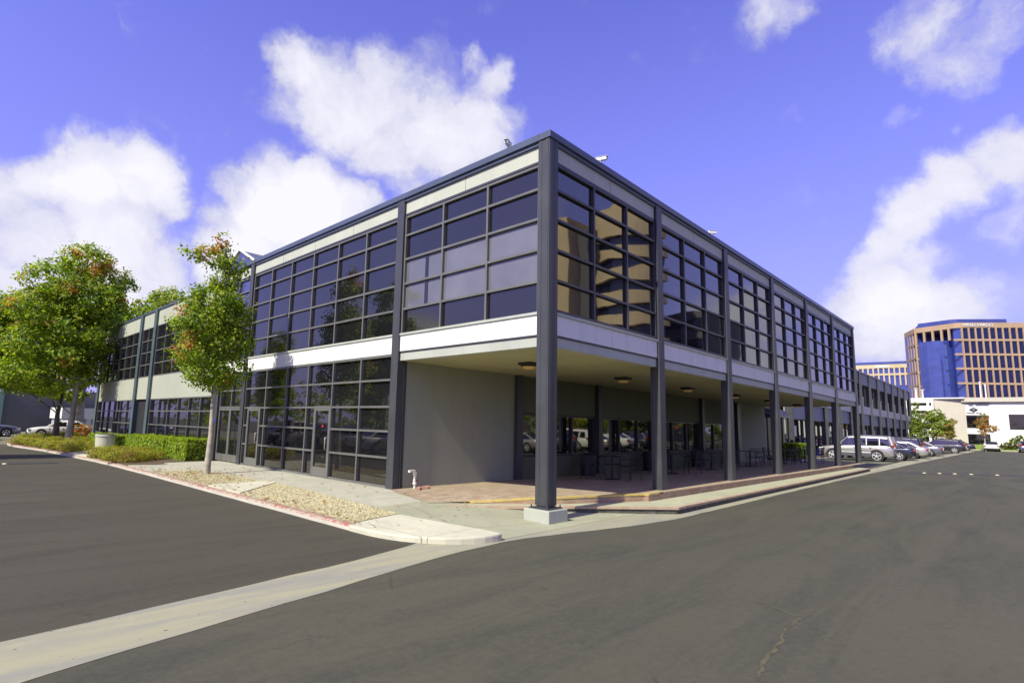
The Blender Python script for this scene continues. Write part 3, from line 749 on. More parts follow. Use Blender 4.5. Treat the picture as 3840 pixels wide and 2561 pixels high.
# bulging glass bay
cyv = [(192.0 + 5.2 - 5.4 * math.cos(R(a)), 9.7 + 4.7 * math.sin(R(a))) for a in range(-78, 79, 6)]
cyl = MB(); nC = len(cyv); v = [(x, y, z) for z in (-.1, 28.6) for x, y in cyv]
cyl.add(v, [(i, i + 1, nC + i + 1, nC + i) for i in range(nC - 1)], 0, True); cyl.add([(x, y, 28.6) for x, y in cyv], [list(range(nC))])
cyl.build('round_glass_bay', m_glassB, tw)
floors = [12.4, 16.43, 20.4, 24.3, 28.25]
def beamline(mb, p, q, z0, z1, th=.35, out=.0):
    d = Vector((q[0] - p[0], q[1] - p[1])); L = d.length; d /= L; n_ = Vector((-d.y, d.x)); n_ = n_ if n_.x > 0 else -n_
    a, b = (p[0] - n_.x * out, p[1] - n_.y * out), (q[0] - n_.x * out, q[1] - n_.y * out)
    mb.prism([a, b, (b[0] + n_.x * th, b[1] + n_.y * th), (a[0] + n_.x * th, a[1] + n_.y * th)], z0, z1)
grid = MB(); NBAY = 17; step = dl / 9
for z in floors + [8.4, 4.4]:
    beamline(grid, (pD[0] - dv.x * 1.9, pD[1] - dv.y * 1.9), pF, z - .28, z + .28, .4, .012)
for k in range(NBAY + 1):
    a = (pD[0] + dv.x * step * k, pD[1] + dv.y * step * k); b = (a[0] + dv.x * .36, a[1] + dv.y * .36); beamline(grid, a, b, -.1, 31.6, .36)
# top storey posts over the round bay
for t in (.0, .22, .44, .66, .84):
    a = (pB[0] + (pC[0] - pB[0]) * t, pB[1] + (pC[1] - pB[1]) * t); b = (a[0] + (pC[0] - pB[0]) * .05, a[1] + (pC[1] - pB[1]) * .05); beamline(grid, a, b, 28.4, 31.6, .4)
for z in floors:
    beamline(grid, off(pA, 0), pB, z + .1 - .25, z + .35, .4); beamline(grid, pB, (pB[0] + (pC[0] - pB[0]) * .2, pB[1] + (pC[1] - pB[1]) * .2), z - .6, z - .1, .4)
for t in (0, .28, .5, .75, .97):
    a = (pA[0] + (pB[0] - pA[0]) * t, pA[1] + (pB[1] - pA[1]) * t); b = (a[0] + (pB[0] - pA[0]) * .045, a[1] + (pB[1] - pA[1]) * .045); beamline(grid, a, b, -.1, 31.6, .4)
grid.build('facade_grid', m_terra, tw)
pane_me = None
for k in range(11):
    for r_, (z0, z1) in enumerate(zip(floors, floors[1:] + [31.85])):
        if pane_me is None:
            mb = MB().box((0, 0, 0), (step - .36, .04, 3.3)); po = mb.build('window', glassmat('navy_window_glass', (.008, .012, .06), 1.55, .03), tw); pane_me = po
        else: po = pane_me.copy(); COL.objects.link(po); po.parent = tw
        a = (pD[0] + dv.x * (step * k + .36) + inn.x * .26, pD[1] + dv.y * (step * k + .36) + inn.y * .26)
        po.location = (a[0], a[1], z0 + .29); po.rotation_euler = (0, 0, math.atan2(dv.y, dv.x)); po.scale = (1, 1, (z1 - z0 - .57) / 3.3)
def text(body, size, loc, rot, name, m, parent, ext=.05, font_bold=True, sx=1):
    c = bpy.data.curves.new(name, 'FONT'); c.body = body; c.size = size; c.extrude = ext; c.resolution_u = 3; c.offset = .012 * size
    o = bpy.data.objects.new(name, c); COL.objects.link(o)
    dg = bpy.context.evaluated_depsgraph_get(); me = bpy.data.meshes.new_from_object(o.evaluated_get(dg)); bpy.data.objects.remove(o)
    me.materials.clear(); me.materials.append(m)
    o = bpy.data.objects.new(name, me); COL.objects.link(o); o.parent = parent; o.location = loc; o.rotation_euler = rot; o.scale = (sx, 1, 1)
    return o
tx = (pD[0] + dv.x * .3 - inn.x * .12, pD[1] + dv.y * .3 - inn.y * .12)
text('WELLS FARGO', 1.15, (tx[0], tx[1], 31.95), (R(90), 0, math.atan2(dv.y, dv.x)), 'lettering', m_whitemetal, tw, sx=.98)
# second tower
t2 = empty('office_tower', (0, 0, 0), label='lower tan and blue glass tower half hidden behind the dark office block', cat='office tower')
q0, q1 = (227.3, 37.5), (230.5, 12.0)
MB().prism([off(q0, .4, (1, 0)), off(q1, .4, (1, 0)), (260, 12), (260, 38)], -.1, 25.2).build('glass_core', m_glassB, t2)
MB().prism([q0, q1, (260, 12), (260, 38)], 25.2, 26.5).build('fascia', m_terra2, t2)
MB().prism([off(q0, 1.5, (1, 0)), off(q1, 1.5, (1, 0)), (255, 12), (255, 36)], 26.5, 27.6).build('penthouse_screen', m_pent, t2)
mb = MB(); dd_ = Vector((q1[0] - q0[0], q1[1] - q0[1])); LL = dd_.length; dd_ /= LL
for k in range(18):
    a = (q0[0] + dd_.x * k * 1.47, q0[1] + dd_.y * k * 1.47); b = (a[0] + dd_.x * .42, a[1] + dd_.y * .42); beamline(mb, a, b, 19.2, 25.2, .4)
beamline(mb, q0, q1, 22.7, 23.35, .38, .014); mb.build('facade_grid', m_terra2, t2)
mb = MB(); beamline(mb, (q0[0] + dd_.x * 8.2, q0[1] + dd_.y * 8.2), (q0[0] + dd_.x * 12.2, q0[1] + dd_.y * 12.2), 25.5, 26.1, .1, .12); mb.build('sign_panel', m_whitemetal, t2)

# ------------------------------------------------------------------ white building and garage
wbld = empty('white_building', (0, 0, 0), label='white two-storey building with dark square windows and a diamond emblem', cat='building')
MB().box((116, -30, ZR), (150, .35, 7.75)).build('wall', m_wht, wbld)
MB().box((115.5, -30, 7.75), (150, .8, 8.45)).build('parapet', m_crm, wbld)
MB().prism([(115.3, 4.3), (115.9, .35), (125, .35), (125, 4.3)], ZR, 8.3).build('stair_block', m_crm, wbld)
MB().box((115.1, .36, 8.3), (125, 4.5, 8.5)).build('stair_block_cap', m_wht, wbld)
for (y0, y1, z0, z1) in ((-2.3, .75 - .45, 3.6, 5.5), (-2.3, .3, .3, 2.4), (-10.5, -4.85, 3.45, 5.65)):
    w = MB().box((115.9, y0 - .08, z0 - .08), (116.0, y1 + .08, z0)).box((115.9, y0 - .08, z1), (116.0, y1 + .08, z1 + .08)).box((115.9, y0 - .08, z0), (116.0, y0, z1)).box((115.9, y1, z0), (116.0, y1 + .08, z1))
    if y1 - y0 < 4: w.box((115.92, (y0 + y1) / 2 - .03, z0), (116, (y0 + y1) / 2 + .03, z1))
    w = w.build('window', m_blackp, wbld); MB().box((115.96, y0, z0), (116.0 - .002, y1, z1)).build('pane', m_glass, w)
em = empty('emblem_sign', (115.85, -.65, 6.5), label='dark diamond shaped emblem above the window of the white building', cat='sign')
MB().add([(0, .55, 0), (0, 0, .36), (0, -.55, 0), (0, 0, -.36), (.12, .55, 0), (.12, 0, .36), (.12, -.55, 0), (.12, 0, -.36)], [(0, 1, 2, 3), (7, 6, 5, 4), (0, 4, 5, 1), (1, 5, 6, 2), (2, 6, 7, 3), (3, 7, 4, 0)]).build('diamond', m_steel, em)
MB().add([(-.02, .2, 0), (-.02, 0, .13), (-.02, -.2, 0), (-.02, 0, -.13)], [(0, 1, 2, 3)]).build('diamond_centre', m_galv, em)
MB().box((-.01, -.1, -.55), (.1, .9, -.49)).box((-.01, -.6, -.55), (.1, -.25, -.49)).build('small_lettering_line', m_galv, em)
MB().box((115.45, -.7, 7.6), (115.98, -.1, 7.72)).box((115.45, -2.6, 7.62), (115.98, -.95, 7.74)).build('vent_slot', m_blackp, wbld)
gar = empty('parking_garage', (0, 0, 0), label='white parking garage with dark horizontal openings behind the autumn trees', cat='parking garage')
MB().box((118, 4.6, ZR), (150, 40, 8.3)).build('core', m_dark, gar)
for z0, z1 in ((ZR, .9), (1.9, 3.2), (4.2, 5.9), (6.4, 7.25), (7.75, 8.6)): MB().box((117.2, 4.5, z0), (150.1, 40.1, z1)).build('wall_band', m_wht, gar)
for y in (4.5, 5.15, 8.1, 11): MB().box((117.15, y, ZR), (117.6, y + .35, 8.62)).build('pier', m_wht, gar)
for y, h in ((7.0, 10.3), (6.1, 10.0)):
    o = empty('roof_lamp_post', (119, y, 8.3), label='white lamp post on the garage roof, ' + ('taller and farther left' if y > 6.5 else 'shorter and nearer the glass bay'), cat='lamp post', group='lamp posts on the garage roof')
    MB().cyl((0, 0, 0), .14, h - 8.3, 10, .12).build('pole', m_whitemetal, o); MB().cyl((0, 0, h - 8.3), .2, .25, 12, .38).build('lamp_head', m_whitemetal, o)
for y, h in ((-1.55, 11.2), (-2.2, 10.7)):
    o = empty('roof_vent_pipe', (120, y, 8.3), label='slim white vent pipe above the white building, ' + ('left taller one' if y > -2 else 'right shorter one'), cat='vent pipe', group='pipes on the white building roof')
    MB().cyl((0, 0, 0), .1, h - 8.3, 10).build('pipe', m_whitemetal, o); MB().cyl((0, 0, h - 8.3), .18, .2, 10, .12).build('cap', m_whitemetal, o)
struct(MB().box((112.5, -30, ZR), (112.7, 4, ZR + .15)).build('far_kerb', m_conc))
struct(MB().add([(112.7, -30, ZR + .1), (115.4, -30, .75), (116, -30, .8), (116, 4, .8), (115.4, 4, .75), (112.7, 4, ZR + .1)], [(0, 1, 4, 5), (1, 2, 3, 4)]).build('grass_bank', m_grass))

# far left buildings
fb = empty('warehouse', (0, 0, 0), label='plain dark grey side wall with pale green edge at the far left', cat='building')
MB().box((-2.55, 66, ZR), (12, 90, 4.2)).build('wall', m_greyw, fb); MB().prism([(-2.8, 65.6), (-2.45, 65.6), (-2.45, 66.2), (-2.8, 66.2)], ZR, 4.3).build('corner_trim', m_teal, fb)
fw_ = empty('white_building', (0, 0, 0), label='low white building with blue shaded windows behind the tree trunks', cat='building')
MB().box((1.4, 58, ZR), (9, 64, 1.3)).build('wall', mat('pale_blue_panel', (.42, .47, .56), .6), fw_)
MB().box((1.2, 57.7, 1.3), (9.2, 64, 2.35)).build('awning_band', m_wht, fw_)
for x in (1.3, 3.2, 5.2, 7.1): MB().box((x, 57.75, ZR), (x + .4, 58.1, 1.3)).build('pilaster', m_wht, fw_)
struct(MB().box((-40, 78, ZR), (30, 78.2, .1)).build('lot_kerb', m_conc))

# reflected hotel block behind the photographer
ht = empty('hotel_tower', (0, 0, 0), label='beige tower with curved window bands mirrored in the first upper patio bay', cat='hotel tower')
MB().box((63.5, -64, ZR), (82, -43.7, 36)).build('flat_wing', m_terra2, ht)
m_beige = m_terra2
ccx, ccy, cr_ = 74.6, -38.6, 6.6
def arc(a0, a1, z0, z1, r_, m, name):
    n = 16; P_ = [(ccx + r_ * math.cos(R(a0 + (a1 - a0) * k / n)), ccy + r_ * math.sin(R(a0 + (a1 - a0) * k / n))) for k in range(n + 1)]
    P_ += [(ccx + 3, ccy + 3), (ccx + 3, ccy - 6)]
    return MB().prism(P_, z0, z1).build(name, m, ht)
for k in range(9):
    z = k * 3.72 + 1.2; arc(95, 225, z + 1.7, z + 3.72, cr_, m_beige, 'balcony_band'); arc(97, 223, z, z + 1.7, cr_ - .7, m_glassH, 'window_band')
arc(95, 225, 34.68, 37.6, cr_, m_beige, 'crown')
MB().box((66.5, -43.69, 0), (76, -41.5, 34.5)).build('recess', m_greyw, ht)
for k in range(8):
    MB().box((63.4, -47.4, 3 + 3.72 * k), (63.5, -46.2, 5.1 + 3.72 * k)).build('window', m_glassH, ht)
MB().box((84, -38, ZR), (100, -30, 22)).build('rear_block', m_greyw, ht)
for k in range(6): MB().box((83.8, -37.5, 2.6 + 3.3 * k), (84, -30.5, 4.2 + 3.3 * k)).build('window_band', m_glassH, ht)

# ------------------------------------------------------------------ cars
def make_car(style, paint):
    """x forward, origin under the middle; returns parts dict under an Empty"""
    st = {
     'suv': dict(L=4.5, W=1.82, H=1.78, hood=1.05, belt=1.12, base=.32, nose=.84, cowl=.98, roof0=.38, roof1=-2.02, tail=-2.18, wr=.375, wb=(1.32, -1.28), deck=None),
     'sedan': dict(L=4.7, W=1.80, H=1.43, hood=.88, belt=.93, base=.24, nose=.66, cowl=.95, roof0=.15, roof1=-.95, tail=-1.75, wr=.32, wb=(1.42, -1.35), deck=.98),
     'wagon': dict(L=4.95, W=1.90, H=1.62, hood=.98, belt=1.0, base=.27, nose=.74, cowl=1.05, roof0=.3, roof1=-1.9, tail=-2.35, wr=.35, wb=(1.5, -1.45), deck=None)}[style]
    L, W, H = st['L'], st['W'], st['H']; hl = L / 2; hw = W / 2
    e = empty('parked_car', (0, 0, 0), cat='car')
    # lower body stations front to back: x, bottom z, top z, half width factor
    S_ = [(hl, .42, st['nose'] - .1, .72), (hl - .06, .30, st['nose'], .82), (hl - .3, st['base'], st['nose'] + .1, .95), (hl - .8, st['base'], st['hood'] - .03, .99), (st['cowl'], st['base'], st['hood'] + .02, 1),
          (.2, st['base'], st['belt'], 1), (-.8, st['base'], st['belt'] + .01, 1), (-1.5, st['base'], st['belt'] + .03, 1)]
    dk = st['deck'] or st['belt'] + .04
    S_ += [(-hl + .45, st['base'], dk, .985), (-hl + .12, .32, dk - .03, .93), (-hl + .02, .38, dk - .12, .86), (-hl, .46, dk - .3, .82)]
    mb = MB(); v = []; f = []; ring = []
    for (x, zb, zt, wf) in S_:
        w = hw * wf; zm = zb + (zt - zb) * .45
        ring = [(0, zb), (w * .86, zb), (w * .97, zb + .1), (w, zm), (w * .985, zt - .13), (w * .93, zt - .03), (w * .8, zt + .005), (0, zt + .03)]
        full = ring + [(-a, b) for a, b in ring[-2:0:-1]]
        v += [(x, a, b) for a, b in full]
    n = len(ring) * 2 - 2
    for i in range(len(S_) - 1):
        for k in range(n): f.append((i * n + k, i * n + (k + 1) % n, (i + 1) * n + (k + 1) % n, (i + 1) * n + k))
    mb.add(v, f, 0, True); mb.add(v, [list(range(n)), list(range(len(S_) * n - 1, (len(S_) - 1) * n - 1, -1))])
    body = mb.build('body', paint, e)
    # greenhouse of glass, then roof and pillars in paint
    zb = st['belt'] - .02; G = [(st['cowl'], zb, zb + .02, .88, .86), (st['roof0'], zb, H - .07, .93, .72), (st['roof0'] - .4, zb, H - .03, .94, .74), ((st['roof0'] + st['roof1']) / 2, zb, H - .02, .94, .75), (st['roof1'], zb, H - .06, .93, .73), (st['tail'], zb, zb + .06, .86, .80)]
    mb = MB(); v = []; f = []
    for (x, z0, z1, w0, w1) in G: v += [(x, -hw * w0, z0), (x, -hw * w1, z1), (x, 0, z1 + .025), (x, hw * w1, z1), (x, hw * w0, z0)]
    for i in range(len(G) - 1):
        for k in range(4): f.append((i * 5 + k, i * 5 + k + 1, (i + 1) * 5 + k + 1, (i + 1) * 5 + k))
    mb.add(v, f, 0, False); mb.build('window_glass', m_carglass, e)
    rf = MB(); v = []; Gr = G[1:5]
    for (x, z0, z1, w0, w1) in Gr: v += [(x, -hw * (w1 + .055), z1 - .11), (x, -hw * (w1 + .005), z1 + .015), (x, 0, z1 + .05), (x, hw * (w1 + .005), z1 + .015), (x, hw * (w1 + .055), z1 - .11)]
    rf.add(v, [(i * 5 + k, i * 5 + k + 1, i * 5 + 6 + k, i * 5 + 5 + k) for i in range(3) for k in range(4)], 0, True)
    def pillar(xa, za, ya, xb, zb_, yb, w=.07):
        for s in (-1, 1):
            A = Vector((xa, s * ya, za)); B = Vector((xb, s * yb, zb_)); rf.tube([A, B], w / 2, 6)
    g0, g1, g4, g5 = G[0], G[1], G[4], G[5]
    pillar(g0[0], g0[2] - .02, hw * .89, g1[0], g1[2], hw * .735)
    pillar(g5[0], g5[2] - .04, hw * .85, g4[0], g4[2], hw * .74, .13 if st['deck'] else .30)
    for x in ((g1[0] + g4[0]) / 2 + .1,) + (() if st['deck'] else (g4[0] + .55,)): pillar(x, zb, hw * .945, x, H - .06, hw * .755, .12)
    rf.build('roof', paint, e)
    if style == 'suv' or style == 'wagon':
        rr = MB()
        for s in (-1, 1): rr.tube([(st['roof0'] - .3, s * hw * .66, H + .0), (st['roof0'] - .4, s * hw * .66, H + .05), (st['roof1'] + .3, s * hw * .66, H + .05), (st['roof1'] + .2, s * hw * .66, H)], .018, 6)
        rr.build('roof_rail', m_blackp, e)
    tm = MB().box((-hl - .01, -hw * .78, .3), (-hl + .1, hw * .78, .46)).box((hl - .12, -hw * .7, .28), (hl + .01, hw * .7, .42))
    for s in (-1, 1): tm.box((-1.0, s * hw * 1.0, st['base'] + .02), (1.0, s * (hw + .012), st['base'] + .12))
    tm.build('bumper_trim', m_blackp, e, bevel=.02)
    tl = st['deck'] or (st['belt'] + .05)
    for s in (-1, 1):
        z0, z1 = (tl - .3, tl - .12) if st['deck'] else (tl - .2, tl + .18)
        MB().box((-hl + .0, s * hw * .60, z0), (-hl + .16, s * hw * .93, z1)).build('tail_light', m_red, e, bevel=.02)
        MB().box((hl - .34, s * hw * .58, st['nose'] - .12), (hl - .05, s * hw * .93, st['nose'] + .03)).build('headlight', m_galv, e, bevel=.02)
        MB().box((st['cowl'] - .25, s * hw * .98, st['belt'] + .0), (st['cowl'] - .1, s * (hw * 1.12), st['belt'] + .13)).build('mirror', paint, e, bevel=.03)
    MB().box((-hl - .02, -.16, .55 if not st['deck'] else .62), (-hl + .03, .16, .70 if not st['deck'] else .76)).build('number_plate', m_plate, e)
    # seams: doors
    sm_ = MB()
    for s in (-1, 1):
        for x in (.9, -.05, -.95): sm_.box((x, s * hw * .985, st['base'] + .12), (x + .012, s * (hw + .003), st['belt'] - .12))
        for x in (.05, -.85): sm_.box((x, s * hw * .97, st['belt'] - .2), (x - .16, s * (hw + .014), st['belt'] - .17))
    sm_.build('door_seam', m_blackp, e)
    if style == 'suv':
        for s in (-1, 1): MB().box((-.98, s * hw * .9, .34), (1.0, s * (hw + .02), .62)).build('side_cladding', P_grey, e, bevel=.02)
    for x in st['wb']:
        for s in (-1, 1):
            MB().cyl((x, s * (hw - .13), st['wr'] + .03), st['wr'] + .055, .135 * s, 24, axis='y').build('wheel_arch', m_blackp, e)
            w = MB().cyl((x, s * (hw - .2), st['wr']), st['wr'], .215 * s, 24, axis='y').build('wheel', m_rubber, e, bevel=.02)
            ri = MB().cyl((x, s * (hw + .005), st['wr']), st['wr'] * .72, .012 * s, 20, axis='y')
            ri2 = MB().cyl((x, s * (hw + .018), st['wr']), .05, .02 * s, 10, axis='y')
            for k in range(5):
                a = R(72 * k + 20); c = (x + .4 * st['wr'] * math.cos(a), st['wr'] + .4 * st['wr'] * math.sin(a)); 
                ri2.tube([(x, s * (hw + .022), st['wr']), (x + .66 * st['wr'] * math.cos(a), s * (hw + .022), st['wr'] + .66 * st['wr'] * math.sin(a))], .034, 5)
            MB().cyl((x, s * (hw + .0155), st['wr']), st['wr'] * .62, .004 * s, 20, axis='y').build('rim_well', m_steel, w)
            ri2.v += ri.v and []; ri.build('rim_edge', m_rim, w); ri2.build('rim', m_rim, w)
    return e
P0 = {}
def car(style, paint, loc, rz, label, group, scale=1.0):
    key = style
    if key not in P0:
        e = make_car(style, paint); P0[key] = (e, paint); reindex(); o = e
        o.location = loc; o.rotation_euler = (0, 0, rz); o.scale = (scale,) * 3
    else:
        e, p = P0[key]; o = copy_tree(e, loc=loc, rz=rz, scale=scale, swap=(p, paint))
    o['label'] = label; o['group'] = group; return o
G1 = 'cars parked in the row by the second office building'
car('suv', P_silver, (41.9, 2.55, ZR), R(92), 'silver sport utility car parked nearest the patio end', G1, 1.04)
car('sedan', P_blue, (47.0, 1.95, ZR), R(91), 'dark blue sedan with silver nose parked right behind the silver sport utility car', G1, 1.03)
car('sedan', P_silver, (53.6, 1.8, ZR), R(90), 'silver sedan third in the row of parked cars', G1, 1.02)
car('sedan', P_grey, (63.6, 1.7, ZR), R(90), 'grey sedan with red tail lamps just before the long charcoal wagon', G1, 1.02)
car('suv', P_dark, (58.0, 2.5, ZR), R(90), 'dark car mostly hidden between the silver sedan and the grey sedan', G1, 1.0)
car('wagon', P_dark, (83.5, 1.35, ZR), R(90), 'long charcoal wagon at the end of the parked row', G1, 1.04)
car('sedan', P_blue, (104, 1.3, ZR), R(90), 'dark blue car beyond the charcoal wagon near the white wall', G1, 1.0)
G2 = 'cars parked nose in at the far grass strip'
car('sedan', P_white, (110.2, -2.6, ZR), R(2), 'white sedan seen from behind parked at the far grass strip', G2, 1.05)
car('wagon', P_lav, (109.6, -6.5, ZR), R(2), 'blue grey car seen from behind at the right edge of the far lot', G2, 1.0)
G3 = 'cars at the far left lot'
car('sedan', P_lav, (-4.95, 50.2, ZR), R(3), 'blue grey sedan seen from the side at the far left edge', G3, 1.0)
car('sedan', P_white, (-.1, 48.7, ZR), R(176), 'white car half hidden behind the bushes at the far left', G3, .95)
G4 = 'cars across the lane mirrored in the ground floor windows'
rc = random.Random(4)
for i, (st_, pt, lb) in enumerate([('suv', P_white, 'white sport utility car'), ('sedan', P_silver, 'silver sedan'), ('sedan', P_white, 'white sedan'), ('wagon', P_silver, 'silver wagon'), ('sedan', P_dark, 'charcoal sedan'), ('suv', P_beige, 'champagne sport utility car'), ('sedan', P_grey, 'grey sedan')]):
    car(st_, pt, (-11.6 + rc.uniform(-.3, .3), 15.5 + 2.9 * i, ZR), R(180), lb + ' across the lane, mirrored in the long ground floor glass bay', G4, 1.0)
G5 = 'cars across the drive mirrored in the patio windows'
for i, (st_, pt, lb) in enumerate([('suv', P_beige, 'champagne sport utility car with red lamps'), ('sedan', P_dark, 'charcoal sedan'), ('sedan', P_silver, 'silver sedan'), ('wagon', P_grey, 'grey wagon'), ('suv', P_white, 'white sport utility car'), ('sedan', P_silver, 'second silver sedan, farther out'), ('sedan', P_white, 'white sedan'), ('wagon', P_dark, 'charcoal wagon')]):
    car(st_, pt, (18.6 + 3.4 * i, -11.6, ZR), R(-90) if i else R(0), lb + ' across the drive, mirrored in the patio windows', G5, 1.0)

# ------------------------------------------------------------------ vegetation
GREEN = [(.15, .24, .018), (.23, .33, .025), (.31, .41, .04), (.09, .15, .014), (.38, .42, .05)]
AUT = [(.46, .17, .05), (.46, .26, .05), (.38, .12, .05), (.48, .38, .06)]
def foliage(blobs, n, size, rng, autumn=0., pal=GREEN, aut=AUT, clump=.35, nz=1.2, top_aut=None):
    """leaves gathered in clumps inside ellipsoids blobs=(x,y,z,rx,ry,rz)"""
    mb = MB(); cols = []
    vol = [b[3] * b[4] * b[5] for b in blobs]; tot = sum(vol)
    seedv = Vector((rng.uniform(0, 50), rng.uniform(0, 50), 0))
    for b, vv in zip(blobs, vol):
        nb = int(n * vv / tot); per = 14; k = 0
        while k < nb:
            th = rng.uniform(0, 2 * math.pi); cz = rng.uniform(-1, 1); rr = rng.uniform(.35, 1) ** .5; s = math.sqrt(1 - cz * cz)
            d = Vector((s * math.cos(th), s * math.sin(th), cz)); c = Vector((b[0] + d.x * b[3] * rr, b[1] + d.y * b[4] * rr, b[2] + d.z * b[5] * rr))
            if noise.noise((c + seedv) * nz / max(b[3:]) * 1.6) < -.22 and rr > .5: k += per // 3; continue
            na = noise.noise(c * 1.1 + seedv * 2) + (0 if top_aut is None else max(0, (c.z - top_aut)) * .055)
            isa = na > (1 - autumn) * .55 and autumn > 0
            base = pal[rng.randrange(len(pal))]
            for _ in range(per):
                k += 1; cs = clump * rng.uniform(.5, 1.2)
                p = c + Vector((rng.gauss(0, .5), rng.gauss(0, .5), rng.gauss(0, .35))) * cs
                out = (d * .8 + Vector((rng.uniform(-1, 1), rng.uniform(-1, 1), rng.uniform(-.2, 1.1)))).normalized()
                t = out.cross(Vector((rng.uniform(-1, 1), rng.uniform(-1, 1), rng.uniform(-1, 1)))).normalized(); bb = out.cross(t)
                sz = size * rng.uniform(.6, 1.25)
                v = [p - t * sz * .5, p + bb * sz * .38 - out * sz * .08, p + t * sz * .5, p - bb * sz * .38 - out * sz * .08]
                mb.add(v, [(0, 1, 2), (0, 2, 3)])
                if isa and rng.random() < .75: c0 = aut[rng.randrange(len(aut))]
                else: c0 = base if rng.random() < .6 else pal[rng.randrange(len(pal))]
                q = rng.uniform(.8, 1.2); cc_ = (c0[0] * q, c0[1] * q, c0[2] * q); cols += [cc_, cc_]
    return mb, cols
def tree(name, base, trunk, blobs, n, size, rng, label, cat='tree', group=None, bark=None, r0=.13, autumn=.2, clump=.35, pal=GREEN, aut=AUT, top_aut=None, stems=None, nb=1.0):
    e = empty(name, base, label=label, cat=cat, group=group)
    tb = MB(); T = [Vector(p) for p in trunk]; m_ = len(T)
    tb.tube(T, [r0 * (1.25 if i == 0 else 1) * (1 - .75 * i / (m_ - 1)) for i in range(m_)], 10)
    for s_ in stems or []: tb.tube(s_[0], s_[1], 8)
    for b in blobs:
        c = Vector(b[:3])
        # a limb from the trunk into each blob and twigs in it
        st_ = min(T, key=lambda q: (q - (c - Vector((0, 0, b[5] + .3)))).length); mid = (st_ + c) / 2 + Vector((rng.uniform(-.2, .2), rng.uniform(-.2, .2), .1))
        rr = max(.014, r0 * .25); tb.tube([st_, mid, c], [rr, rr * .7, rr * .35], 6)
        for _ in range(5):
            d = Vector((rng.uniform(-1, 1) * b[3], rng.uniform(-1, 1) * b[4], rng.uniform(-.6, 1) * b[5])) * .85; s2 = st_.lerp(c, rng.uniform(.5, 1))
            tb.tube([s2, c + d], [rr * .4, rr * .12], 5)
    tb.build('trunk', bark or m_bark, e)
    mb, cols = foliage(blobs, n, size, rng, autumn, pal, aut, clump, top_aut=top_aut); mb.build('crown', m_leaf, e, attr=cols)
    return e
rt = random.Random(12)
# slim street tree in front of the facade (local coords, base at -2.2,11.4)
A = [(-.35, .1, 6.85, .75, .55, .38), (-1.05, .2, 6.85, .42, .35, .2), (-.2, 0, 7.4, .33, .3, .4), (.35, -.1, 6.6, .38, .4, .5), (0, 0, 6.1, .55, .55, .45), (-.15, 0, 5.4, 1.05, .9, .6), (-.95, .2, 5.3, .5, .5, .45), (.35, -.1, 5.0, .75, .75, .6),
     (-.6, .1, 4.6, .95, .9, .65), (.3, 0, 4.2, .95, .9, .65), (-.75, .1, 3.75, .7, .75, .5), (.35, -.1, 3.3, .85, .8, .55), (-.4, 0, 3.15, .75, .7, .42), (0, 0, 2.8, .5, .5, .25)]
ta_ = tree('street_tree', (-2.2, 11.45, -.03), [(0, 0, 0), (.03, 0, 1.2), (.0, 0, 2.4), (-.05, 0, 3.8), (.03, 0, 5.4), (0, 0, 6.6), (-.02, 0, 7.5)], A, 19000, .105, rt, 'slim young tree turning red, standing in pebbles before the glass facade',
     autumn=.22, clump=.26, top_aut=4.5, r0=.095)
ta_.scale = (.9, .9, 1)
# group of large trees at left
Bb = [(-.1, 0, 10.9, 1.5, 1.7, 1.1), (-1.6, 0, 9.4, 1.5, 1.7, 1.2), (1.1, 0, 9.7, 1.3, 1.6, 1.2), (0, -.4, 8.6, 1.9, 2, 1.3), (-2.1, 0, 7.6, 1.5, 1.8, 1.3), (1.0, 0, 7.8, 1.2, 1.6, 1.2), (-.4, -.5, 6.6, 1.7, 2, 1.2),
      (-2.2, -.2, 5.6, 1.4, 1.7, 1.1), (.6, 0, 5.6, 1.0, 1.5, 1.0), (-.7, -.5, 4.8, 1.5, 1.6, .9), (-2.4, -.2, 3.9, 1.3, 1.5, .8), (.5, .2, 3.8, .8, 1.2, .6), (-1.5, -.2, 3.1, 1.1, 1.2, .5), (.9, .3, 4.6, .9, 1.2, .7)]
tb_ = tree('large_tree', (-1.45, 37.6, -.03), [(0, 0, 0), (.06, 0, 1.5), (.1, 0, 3.2), (.05, 0, 5), (0, 0, 7.5), (-.1, 0, 9.8)], Bb, 34000, .17, rt,
     'tall full tree with slim pale trunk and orange tipped crown at left', r0=.165, autumn=.07, clump=.40, top_aut=7)
Cb = [(-2.0, 0, 7.4, 1.6, 1.6, 1.2), (-.4, 0, 6.4, 1.6, 1.6, 1.3), (-3.0, 0, 5.9, 1.7, 1.6, 1.3), (-.9, 0, 4.8, 1.7, 1.6, 1.1), (-3.3, 0, 4.2, 1.7, 1.6, 1.0), (-2.2, 0, 3.4, 1.5, 1.5, .7), (-.8, 0, 3.2, 1.2, 1.3, .6), (-3.6, 0, 7.2, 1.5, 1.5, 1.2)]
tb_.scale = (1.18, 1.18, 1.10)
tc_ = tree('large_tree', (-1.3, 43.0, -.03), [(0, 0, 0), (-.05, 0, 1.5), (.1, 0, 3), (0, 0, 6)], Cb, 26000, .18, rt, 'darker trunked tree behind the tall one at the left edge', r0=.15, autumn=.10, clump=.42, bark=m_bark2)
Db = [(-.6, 0, 9.0, 1.9, 2.0, 1.4), (.4, 0, 7.6, 1.5, 1.6, 1.2), (-1.8, 0, 7.2, 1.8, 2, 1.3), (-.8, 0, 5.6, 1.8, 1.6, 1.2), (-.6, 0, 4.2, 1.4, 1.4, .8), (1.6, 0, 9.4, 1.1, 1, .8), (-.9, 0, 3.2, 1.5, 1.4, .6), (-2.6, 0, 4.2, 1.4, 1.4, .9)]
